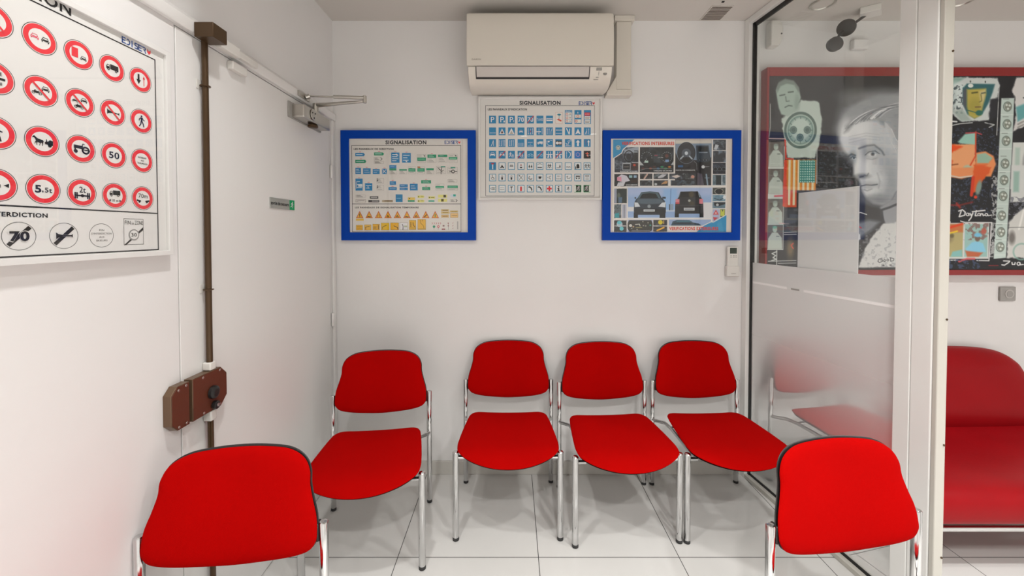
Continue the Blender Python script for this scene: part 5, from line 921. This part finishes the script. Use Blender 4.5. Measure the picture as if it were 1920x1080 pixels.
ar.speckle((1893, 370, 1920, 400), '#6b6e78', 5, .5, .8); ar.poly(pp(V2, [(680, 500), (740, 420), (840, 340), (1300, 320), (1300, 840), (670, 840)]), '#c2c3bf', 3, rough=2); ar.ell(*V2(715, 645), 6, 12, '#63605c', 5, .9); ar.ringe(*V2(810, 780), 15, 3, '#7fa59a', 2, .8); ar.line(pp(V2, [(820, 380), (780, 560)]), 3, '#e0e0dc', 3); ar.line(pp(V2, [(690, 545), (830, 542)]), 1.2, '#6c6f6d')
# two small photographs, bottom
ar.rect(*V2(50, 500), *V2(495, 850), '#c3c5c2', 1.2); ar.rect(*V2(50, 512), *V2(245, 830), '#a79c6c', 1.2); ar.rect(*V2(50, 512), *V2(245, 590), '#b56a3c', 4); ar.line(pp(V2, [(120, 545), (235, 510)]), 4, '#cf3a14', 3); ar.line(pp(V2, [(60, 592), (130, 598), (190, 580)]), 3, '#d8b82c', 2); ar.ell(*V2(100, 655), 10, 8, '#86795a', 6, .8); ar.ell(*V2(140, 625), 4, 4, '#5a5236', 3, .8); ar.poly(pp(V2, [(130, 830), (150, 780), (240, 760), (245, 830)]), '#78b3b4', 3, .9); ar.ell(*V2(70, 780), 4, 8, '#cf5a2c', 3)
ar.rect(*V2(262, 512), *V2(482, 830), '#8fb3ad', 1.2); ar.speckle((V2(262, 512)[0], V2(262, 512)[1], V2(482, 640)[0], V2(482, 660)[1]), '#7a5a55', 7, .5, .8); ar.poly(pp(V2, [(275, 750), (330, 690), (380, 675), (440, 700), (470, 780), (290, 800)]), '#7fbad2', 3); ar.ell(*V2(385, 645), 5, 7, '#6d5a4e', 2); ar.ell(*V2(388, 618), 7, 4, '#6fb0cc', 2); ar.poly(pp(V2, [(270, 770), (440, 790), (400, 830), (290, 830)]), '#b2532f', 3, .9); ar.ell(*V2(445, 580), 5, 6, '#a8584a', 3)
ar.line(pp(V2, [(60, 865), (200, 862)]), 2, '#c8c9c8'); ar.line(pp(V2, [(385, 866), (500, 868), (515, 500)]), 2.2, '#c8c9c8'); ar.line(pp(V2, [(215, 875), (290, 850), (360, 850)]), 4, '#c9585c', 2, .9); ar.line(pp(V2, [(60, 495), (90, 478), (120, 492)]), 2.2, '#d2d3d2'); ar.line(pp(V2, [(220, 482), (260, 495), (520, 497)]), 1.8, '#d2d3d2')
ar.speckle((1775, 488, 1840, 502), '#3c4a66', 5, .5, .8); ar.line(pp(V2, [(500, 915), (590, 915)]), 1.2, '#8c2024')
ar.line(pp(V2, [(640, 870), (700, 872), (690, 885), (650, 912), (625, 908)]), 2.2, '#d2d3d2'); ar.line(pp(V2, [(722, 885), (725, 905), (748, 905), (752, 886)]), 2.2, '#d2d3d2'); ar.ringe(*V2(785, 898), 2.8, 2, '#d2d3d2'); ar.line(pp(V2, [(796, 886), (802, 908), (830, 905)]), 2.2, '#d2d3d2')
ar.build('painted_surface', t, (cx0, cz1), (cx1, cz0), YP + .0055, M_PAINT)

# ------------------------------------------------------------------ air conditioner
t = thing('air_conditioner', 'cream wall air conditioner above the white framed poster', 'air conditioner', (.145, YB, 2.2))
X0, X1 = -.235, .527
def acprof(k=0): return
prof = [(YB - .001, 2.560), (2.16, 2.562), (2.115, 2.558), (2.100, 2.548), (2.092, 2.52), (2.088, 2.46), (2.086, 2.40), (2.087, 2.34), (2.090, 2.279)]
low = [(2.098, 2.276), (2.106, 2.255), (2.120, 2.232), (2.142, 2.208), (2.175, 2.192), (2.215, 2.187), (2.26, 2.192), (YB - .001, 2.200)]
part(t, 'housing', MB().prism([(YB - .001, 2.555), (2.105, 2.555), (2.104, 2.276)] + low, 'x', X0 + .006, X1 - .006), M_ACW, bevel=.005)
part(t, 'front_panel', MB().prism(prof + [(2.104, 2.2785), (2.112, 2.545), (2.16, 2.5565), (YB - .002, 2.5562)], 'x', X0, X1), M_ACW, bevel=.004)
# louver flap over a dark outlet
def onlow(yoff):  # short strip following the lower front curve
    return [(2.0985, 2.2755), (2.105, 2.2555), (2.118, 2.2335), (2.128, 2.2215)]
L0 = onlow(0); part(t, 'air_outlet', MB().prism([(y - .0012, z) for y, z in L0] + [(y + .004, z + .002) for y, z in L0[::-1]], 'x', -.190, .407), M_DARK, smooth=True)
L1 = [(2.0975, 2.2745), (2.104, 2.2555), (2.1165, 2.2345), (2.1205, 2.2295)]
part(t, 'louver_flap', MB().prism([(y - .0032, z) for y, z in L1] + [(y + .001, z + .001) for y, z in L1[::-1]], 'x', -.185, .402), M_ACW2, smooth=True)
def acface(z): # y on lower curve
    P = low
    for (ya, za), (yb, zb) in zip(P[:-1], P[1:]):
        if zb <= z <= za: return ya + (yb - ya) * (za - z) / (za - zb)
    return 2.1
mb = MB()
for (x0, x1, z0, z1) in ((.440, .468, 2.258, 2.271),): mb.box((x0, acface(2.265) - .004, z0), (x1, acface(2.258) + .001, z1))
part(t, 'display', mb, M_GREYP)
mb = MB()
for z in (2.250, 2.244, 2.238): mb.box((.452, acface(z) - .003, z), (.456, acface(z) + .002, z + .002))
mb.box((.441, acface(2.228) - .003, 2.2275), (.455, acface(2.228) + .003, 2.231)).box((.430, acface(2.220) - .003, 2.2195), (.455, acface(2.220) + .003, 2.222))
part(t, 'indicator_marks', mb, M_GREYP)
part(t, 'sensor', MB().tube([(.487, acface(2.245) + .002, 2.243), (.487, acface(2.245) - .004, 2.246)], .0095, 20, cap=.001), M_GREYP)
pr = Print('back', 2.0868); pr.text('DAIKIN', -.208, 2.305, .0075, '#8a8378', 1, width=.047, bold=.02); part(t, 'brand_lettering', pr.mb, None, smooth=False)
# pipe trunking
t = thing('pipe_trunking', 'cream plastic pipe trunking right of the air conditioner', 'trunking', (.625, YB, 2.2))
part(t, 'vertical_duct', MB().box((.585, 2.262, 2.215), (.668, YB - .001, ZC - .032)), M_ACW, bevel=.004)
part(t, 'ceiling_collar', MB().box((.572, 2.252, ZC - .031), (.684, YB - .001, ZC - .001)), M_ACW, bevel=.003)
part(t, 'elbow_cover', MB().prism([(.534, 2.205), (.585, 2.29), (.585, 2.214), (.672, 2.214), (.672, 2.182), (.53, 2.182), (.53, 2.198)], 'y', 2.255, YB - .001), M_ACW, bevel=.003)
# remote control in its holder
t = thing('remote_control', 'white air conditioner remote in wall holder right of the car poster', 'remote control', (1.268, YB, 1.16))
part(t, 'holder', MB().box((1.232, YB - .030, 1.160), (1.304, YB - .001, 1.222)), M_WPL, bevel=.005)
part(t, 'handset', MB().box((1.237, YB - .026, 1.175), (1.299, YB - .006, 1.334)), M_WPL, bevel=.006)
part(t, 'screen', MB().box((1.249, YB - .0268, 1.292), (1.288, YB - .0255, 1.325)), mat('lcd_green_grey', '#39443c', .2))
mb = MB()
for z in (1.278, 1.270):
    for x in (1.252, 1.266, 1.281): mb.box((x, YB - .0272, z), (x + (.006 if x != 1.266 else .010), YB - .0255, z + .004))
part(t, 'buttons', mb, M_GREYP)
pr = Print('back', YB - .0302); pr.text('DAIKIN', 1.256, 1.176, .004, '#7d7a74', 1, width=.026, bold=.02); part(t, 'lettering', pr.mb, None, smooth=False)
# ceiling vent
t = thing('ceiling_vent', 'slatted air vent in the ceiling above the car poster', 'vent', (1.125, 2.232, ZC))
mb = MB(); mb.box((1.068, 2.158, ZC - .004), (1.185, 2.306, ZC - .0005)); part(t, 'frame', mb, M_CEIL, bevel=.001)
mb = MB()
for k in range(10): y = 2.167 + k * .0138; mb.box((1.074, y, ZC - .0065), (1.180, y + .0052, ZC - .0035))
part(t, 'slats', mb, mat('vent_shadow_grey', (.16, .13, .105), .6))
tag(MB().box((1.10, 2.118, ZC - .005), (1.113, 2.128, ZC - .0005)).obj('ceiling_clip', M_DARK, bevel=.001), 'tiny dark clip on the ceiling in front of the vent', 'clip')

# ------------------------------------------------------------------ chairs
def outline(half, n=64, bulge=None):
    """half: list of (x,z) from top centre down the right side to bottom centre -> smooth closed loop"""
    pts = [(x, z) for x, z in half] + [(-x, z) for x, z in half[-2:0:-1]]
    P = [Vector(p) for p in pts]; m = len(P); out = []
    for i in range(m):
        p0, p1, p2, p3 = P[(i - 1) % m], P[i], P[(i + 1) % m], P[(i + 2) % m]
        for k in range(6):
            t_ = k / 6; t2, t3 = t_ * t_, t_ ** 3
            out.append(.5 * ((2 * p1) + (-p0 + p2) * t_ + (2 * p0 - 5 * p1 + 4 * p2 - p3) * t2 + (-p0 + 3 * p1 - 3 * p2 + p3) * t3))
    return out
BACK = [(0, .793), (.07, .791), (.135, .784), (.178, .762), (.197, .728), (.200, .690), (.210, .650), (.222, .610), (.226, .570), (.222, .540), (.195, .514), (.12, .495), (0, .485)]
SEAT = [(0, .145), (.10, .143), (.170, .138), (.200, .110), (.212, .06), (.224, -.04), (.232, -.13), (.234, -.19), (.222, -.235), (.17, -.272), (.09, -.297), (0, -.305)]
def pad(outl, cen, surf, nrm, thick_f, thick_b, scale=1.0, grow=0.0, rings=14):
    """cushion: outline loop in a 2D plane, surf(u,v)->3D, nrm: outward 3D unit; closed body"""
    n = len(outl); mb = MB(); vs = []; prof = []
    # profile: from front centre to rim to back centre
    for k in range(rings + 1):
        r = math.sin(k / rings * PI / 2); prof.append((r, thick_f * (1 - r ** 8) ** .5))
    for k in range(rings - 1, -1, -1):
        r = math.sin(k / rings * PI / 2); prof.append((r, -thick_b * (1 - r ** 8) ** .5))
    for r, h in prof:
        for p in outl:
            u, v = cen[0] + (p[0] - cen[0]) * r, cen[1] + (p[1] - cen[1]) * r
            if grow and r > .2:
                d_ = Vector((p[0] - cen[0], p[1] - cen[1])).normalized(); u += d_.x * grow * r; v += d_.y * grow * r
            q = surf(u, v); vs.append(Vector(q) + Vector(nrm) * h)
    fs = []; R_n = len(prof)
    for i in range(R_n - 1):
        if i == 0 or i == R_n - 2: pass
        for k in range(n):
            k2 = (k + 1) % n; fs.append((i * n + k, i * n + k2, (i + 1) * n + k2, (i + 1) * n + k))
    # collapse first / last ring (r=0) : weld later
    mb.add(vs, fs); return mb
def weld(o):
    import bmesh
    bm = bmesh.new(); bm.from_mesh(o.data); bmesh.ops.remove_doubles(bm, verts=bm.verts, dist=1e-5); bmesh.ops.dissolve_degenerate(bm, edges=bm.edges, dist=1e-6); bmesh.ops.recalc_face_normals(bm, faces=bm.faces); bm.to_mesh(o.data); bm.free()
    o.data.polygons.foreach_set('use_smooth', [True] * len(o.data.polygons)); return o
OB, OS = outline(BACK), outline(SEAT)
def sb(x, z): return (x, .232 - .55 * (x * x) + .16 * (z - .58), z)          # backrest: concave towards the sitter, leaning back
def ss(x, y):                                                               # seat: slight dish, falling front edge
    z = .418 + .010 * (y + .1) / .25
    if y < -.19: z -= ((-.19 - y) / .115) ** 2 * .024
    return (x, y, z + .25 * x * x)
def make_chair(label, loc, rz):
    t = thing('stacking_chair', label, 'chair', loc, 'red chairs with chrome legs', rz=rz)
    weld(pad(OB, (0, .63), sb, (0, -1, 0), .016, .004).obj('backrest', M_FABRIC, t))
    weld(pad(OB, (0, .63), lambda x, z: (sb(x, z)[0], sb(x, z)[1] + .010, z), (0, -1, 0), .006, .009, grow=.0022).obj('back_shell', M_SHELL, t))
    weld(pad(OS, (0, -.08), ss, (0, 0, 1), .014, .012).obj('seat', M_FABRIC, t))
    weld(pad(OS, (0, -.08), lambda x, y: (x, y, ss(x, y)[2] - .014), (0, 0, 1), .004, .006, grow=-.010).obj('seat_shell', M_SHELL, t))
    for sx in (-1, 1):
        o = MB().tube([(sx * .24, .215, .012), (sx * .24, .215, .59)], .0125, 22, cap=.004).obj('leg', M_CHROME, t)
        MB().tube([(sx * .24, .215, 0), (sx * .24, .215, .0125)], .0132, 18, cap=.002).obj('foot_cap', M_RUB, o)
        o = MB().tube([(sx * .24, -.205, .012), (sx * .24, -.205, .412)], .0140, 22, cap=.004).obj('leg', M_CHROME, t)
        MB().tube([(sx * .24, -.205, 0), (sx * .24, -.205, .0125)], .0148, 18, cap=.002).obj('foot_cap', M_RUB, o)
        MB().tube([(sx * .24, .215, .372), (sx * .235, .19, .374), (sx * .195, .15, .378), (sx * .19, .08, .380), (sx * .19, -.15, .372), (sx * .195, -.195, .378), (sx * .24, -.205, .385)], .0088, 14).obj('side_rail', M_CHROME, t)
        MB().box((min(sx * .2185, sx * .2285), .206, .535), (max(sx * .2185, sx * .2285), .232, .586)).obj('back_bracket', M_SHELL, t, bevel=.003)
    MB().tube([(-.19, .10, .376), (.19, .10, .376)], .008, 12).obj('cross_bar', M_CHROME, t)
    MB().tube([(-.19, -.14, .368), (.19, -.14, .368)], .008, 12).obj('cross_bar', M_CHROME, t)
    return t
def dup_chair(src, label, loc, rz):
    r = src.copy(); COL.objects.link(r); r.location = loc; r.rotation_euler = (0, 0, rz); r['label'] = label
    for ch in list(src.children):
        c_ = ch.copy(); COL.objects.link(c_); c_.parent = r
        for g in list(ch.children): g2 = g.copy(); COL.objects.link(g2); g2.parent = c_
    return r
D = math.radians
ch = make_chair('red chair standing leftmost of the three against the back wall', (-.019, 2.018, 0), D(0.3))
dup_chair(ch, 'red chair in the middle of the three against the back wall', (.5125, 1.989, 0), D(3.2))
dup_chair(ch, 'red chair against the back wall, closest to the glass partition', (1.031, 2.008, 0), D(1.8))
dup_chair(ch, 'red chair in the corner beside the emergency door', (-.642, 1.826, 0), D(7.5))
dup_chair(ch, 'red chair in the left foreground below the brown door lock', (-.752, .886, 0), D(6.7))
dup_chair(ch, 'red chair in the right foreground before the white partition post', (.997, .932, 0), D(7.4))

# ------------------------------------------------------------------ glass partition
t = thing('glass_partition', 'white framed glass partition with frosted lower half beside the chairs', 'glass partition', (GX(1.9), 1.9, 0))
YE0, YE1 = 1.484, 1.364     # post span along the line
def slab(mb, ya, yb, z0, z1, o0, o1):
    # box along the partition line between offsets o0..o1
    P = [(GX(ya, o0), ya), (GX(yb, o0), yb), (GX(yb, o1), yb), (GX(ya, o1), ya)]
    return mb.prism(P, 'z', z0, z1)
YW = YB - .002
part(t, 'wall_jamb', slab(slab(MB(), YW, YW - .036, 0, ZC - .001, -.030, -.004), YW, YW - .036, 0, ZC - .001, .004, .030), M_ALU, bevel=.0015)
part(t, 'head_rail', slab(slab(MB(), YW - .037, YE0, ZC - .034, ZC - .001, -.030, -.006), YW - .037, YE0, ZC - .034, ZC - .001, .006, .030), M_ALU, bevel=.0015)
part(t, 'sill_rail', slab(slab(MB(), YW - .037, YE0, .0005, .022, -.030, -.006), YW - .037, YE0, .0005, .022, .006, .030), M_STRIP, bevel=.0015)
mb = slab(MB(), YW - .036, YW - .048, .02, ZC - .03, -.010, .008); slab(mb, YW - .03, YE0, ZC - .055, ZC - .002, -.0055, .0055); slab(mb, YW - .03, YE0, .0006, .034, -.0055, .0055); slab(mb, YE0 + .001, YE0 + .007, .02, ZC - .03, -.007, .007)
part(t, 'gasket', mb, M_BLACKG)
part(t, 'pane', slab(MB(), YW - .03, YE0, .03, ZC - .05, -.002, .002), M_GLASS, smooth=False)
fl = part(t, 'frosted_film', slab(MB(), YW - .049, YE0 + .008, .034, 1.243, -.0034, -.0026), M_FILM, smooth=False)
part(t, 'etched_line', slab(slab(MB(), YW - .05, 2.02, 1.126, 1.138, -.0040, -.0036), 1.92, YE0 + .008, 1.126, 1.138, -.0040, -.0036), mat('white_adhesive_line', (.93, .93, .92), .4), smooth=False)
part(t, 'etched_tag', slab(MB(), 1.995, 1.945, 1.128, 1.136, -.0040, -.0036), M_GREYP, smooth=False)
po = part(t, 'end_post', slab(MB(), YE0, 1.430, 0, ZC - .001, -.034, .026), M_ALU, bevel=.002)
part(t, 'end_post', slab(MB(), 1.4295, YE1, 0, ZC - .001, -.032, .006), M_ALU, bevel=.004)
part(t, 'door_stop_strip', slab(MB(), YE1 - .0005, YE1 - .016, 0, ZC - .001, -.030, .004), M_STRIP, bevel=.003)
for z in (2.02, 1.12, .69, .30): part(t, 'screw', MB().tube([(GX(YE1 - .016, -.002), YE1 - .0155, z), (GX(YE1 - .016, -.002), YE1 - .018, z)], .0035, 10), M_PIPE)
# paper sheet taped on the far side of the glass
def paper_material():
    m = bpy.data.materials.new('thin_white_paper'); m.use_nodes = True; nt = m.node_tree; N = nt.nodes.new; L = nt.links.new
    nt.nodes.remove(nt.nodes['Principled BSDF']); a = N('ShaderNodeBsdfDiffuse'); a.inputs[0].default_value = (.95, .95, .95, 1); b = N('ShaderNodeBsdfTranslucent'); b.inputs[0].default_value = (.93, .93, .93, 1)
    mx = N('ShaderNodeMixShader'); mx.inputs[0].default_value = .33; L(a.outputs[0], mx.inputs[1]); L(b.outputs[0], mx.inputs[2]); L(mx.outputs[0], nt.nodes['Material Output'].inputs['Surface']); return m
tag(slab(MB(), 1.966, 1.662, 1.180, 1.607, .0030, .0040).obj('paper_sheet', paper_material(), smooth=False), 'blank white paper sheet stuck on the glass partition', 'paper')

# ------------------------------------------------------------------ sofa in the next room
SX0, SX1 = 1.56, 2.86
t = thing('sofa', 'red leather sofa with chrome base beyond the partition post', 'sofa', ((SX0 + SX1) / 2, 1.95, 0))
def loft(mb, sections):
    n = len(sections[0]); vs = [p for s_ in sections for p in s_]; fs = []
    for i in range(len(sections) - 1):
        for k in range(n): k2 = (k + 1) % n; fs.append((i * n + k, i * n + k2, (i + 1) * n + k2, (i + 1) * n + k))
    fs.append(tuple(range(n))[::-1]); fs.append(tuple((len(sections) - 1) * n + k for k in range(n))); return mb.add(vs, fs)
seatp = [(2.16, .405), (2.08, .372), (1.98, .366), (1.85, .372), (1.74, .378), (1.66, .378), (1.605, .366), (1.575, .335), (1.57, .29), (1.575, .245), (1.60, .228), (1.75, .225), (1.95, .225), (2.15, .235), (2.2, .30)]
NS = 26; secs = []
for i in range(NS + 1):
    u = i / NS; x = SX0 + (SX1 + .12 - SX0) * u; e = min(u, 1 - u) * (SX1 - SX0); k = 1 - max(0, 1 - e / .05) ** 2 * .12
    cy_, cz_ = 1.88, .30; secs.append([(x, cy_ + (y - cy_) * (1 - (1 - k) * .3), cz_ + (z - cz_) * k + .004 * math.sin(u * 9) * (z > .33)) for y, z in seatp])
o = part(t, 'seat_cushion', loft(MB(), secs), M_LEATHER, angle=70); md = o.modifiers.new('s', 'SUBSURF'); md.levels = md.render_levels = 2
bo = outline([(0, .765), (.30, .764), (.46, .757), (.56, .735), (.615, .69), (.645, .62), (.665, .52), (.68, .42), (.66, .37), (.50, .355), (.25, .35), (0, .35)])
XC = (SX0 + SX1) / 2
def sback(u, v):
    ux = u
    if ux < 0: ux = max(ux, -.66)
    return (XC + ux, 2.165 + .22 * (v - .4) - .035 * math.exp(-((v - .46) / .1) ** 2) + .03 * max(0, (v - .68) / .08), v)
weld(part(t, 'back_cushion', pad(bo, (0, .56), sback, (0, -1, 0), .045, .035), M_LEATHER))
mb = MB(); zr = .212
mb.tube([(SX0 + .03, 1.60, zr), (SX1 + .08, 1.60, zr)], .011, 14).tube([(SX0 + .03, 2.14, zr), (SX1 + .08, 2.14, zr)], .011, 14)
for x in (SX0 + .03, SX1 + .08): mb.tube([(x, 1.60, zr), (x, 2.14, zr)], .010, 12)
part(t, 'base_frame', mb, M_CHROME)
for x in (SX0 + .06, SX1 + .05):
    for y in (1.66, 2.12): part(t, 'leg', MB().tube([(x, y, 0), (x, y, zr)], .013, 16, cap=.003), M_CHROME)

# ------------------------------------------------------------------ small items in the next room
sx_, sz_ = atY(1890, 551, YB - .01)
t = thing('wall_socket', 'grey square power socket on the wall above the sofa', 'socket', (sx_, YB, sz_))
part(t, 'cover_plate', MB().box((sx_ - .045, YB - .012, sz_ - .041), (sx_ + .045, YB - .001, sz_ + .041)), M_GREYP, bevel=.004)
part(t, 'socket_well', MB().tube([(sx_ + .006, YB - .0121, sz_), (sx_ + .006, YB - .0145, sz_)], .026, 28, cap=.001), mat('light_grey_plastic', (.45, .43, .41), .4))
mb = MB().tube([(sx_ + .006, YB - .0146, sz_), (sx_ + .006, YB - .0155, sz_)], .018, 24); part(t, 'socket_core', mb, M_GREYP)
bx_, bz_ = atY(1441, 66, 2.26)
t = thing('alarm_siren', 'white alarm box high on the wall behind the glass near the jamb', 'alarm', (1.50, YB, bz_))
part(t, 'housing', MB().prism([(1.452, bz_ - .055), (1.50, bz_ - .055), (1.515, bz_ - .02), (1.52, bz_ + .05), (1.505, bz_ + .085), (1.452, bz_ + .085)], 'y', 2.262, YB - .001), M_WPL, bevel=.006)
part(t, 'sensor_lens', MB().tube([(1.508, 2.2618, bz_ + .01), (1.508, 2.2600, bz_ + .01)], .0045, 12), M_DARK)
# black two-disc spotlight
t = thing('spotlight', 'black double disc spotlight hanging from the ceiling behind the glass', 'spotlight', (1.93, 2.24, ZC))
def px3(u, v, Y): a_, b_ = atY(u, v, Y); return Vector((a_, Y, b_))
part(t, 'ceiling_plate', MB().prism([(1.875, 2.18), (1.945, 2.13), (2.0, 2.19), (1.93, 2.25)], 'z', ZC - .035, ZC - .0005), M_WPL, bevel=.003)
c1, c2 = px3(1587, 52, 2.21), px3(1565, 83, 2.19)
def disc_(cen, nrm, r, th, mb):
    nrm = Vector(nrm).normalized(); return mb.tube([cen - nrm * th / 2, cen + nrm * th / 2], r, 32, cap=.004)
part(t, 'upper_disc', disc_(c1, (-.75, -.55, -.35), .043, .022, MB()), M_SHELL)
part(t, 'lamp_head', disc_(c2, (-.15, -1, -.1), .037, .03, MB()), mat('dark_grey_paint', (.028, .027, .026), .35))
part(t, 'arm', MB().tube([c1 + Vector((0, .012, 0)), (c1 + c2) / 2 + Vector((0, .022, 0)), c2 + Vector((0, .016, 0))], [.010, .006, .008], 12).tube([c1 + Vector((.01, .012, 0)), (1.925, 2.205, ZC - .03)], .007, 12), M_SHELL)
tag(MB().box((1.935, YB - .03, c2.z + .02), (2.02, YB - .001, c2.z + .075)).obj('cable_box', M_WALL, bevel=.005), 'small painted box on wall right of the black spotlight', 'junction box')
for (u, v), lab in (((1543, 6), 'unlit round downlight in the ceiling behind the glass partition'), ((1803, 0), 'unlit round downlight in the ceiling right of the partition post')):
    k = (2.625 - 1.416); a_, b_ = atY(u, v, 1.0); Y_ = k / (b_ - 1.416); downlight(a_ * Y_, Y_, lab, lit=False)
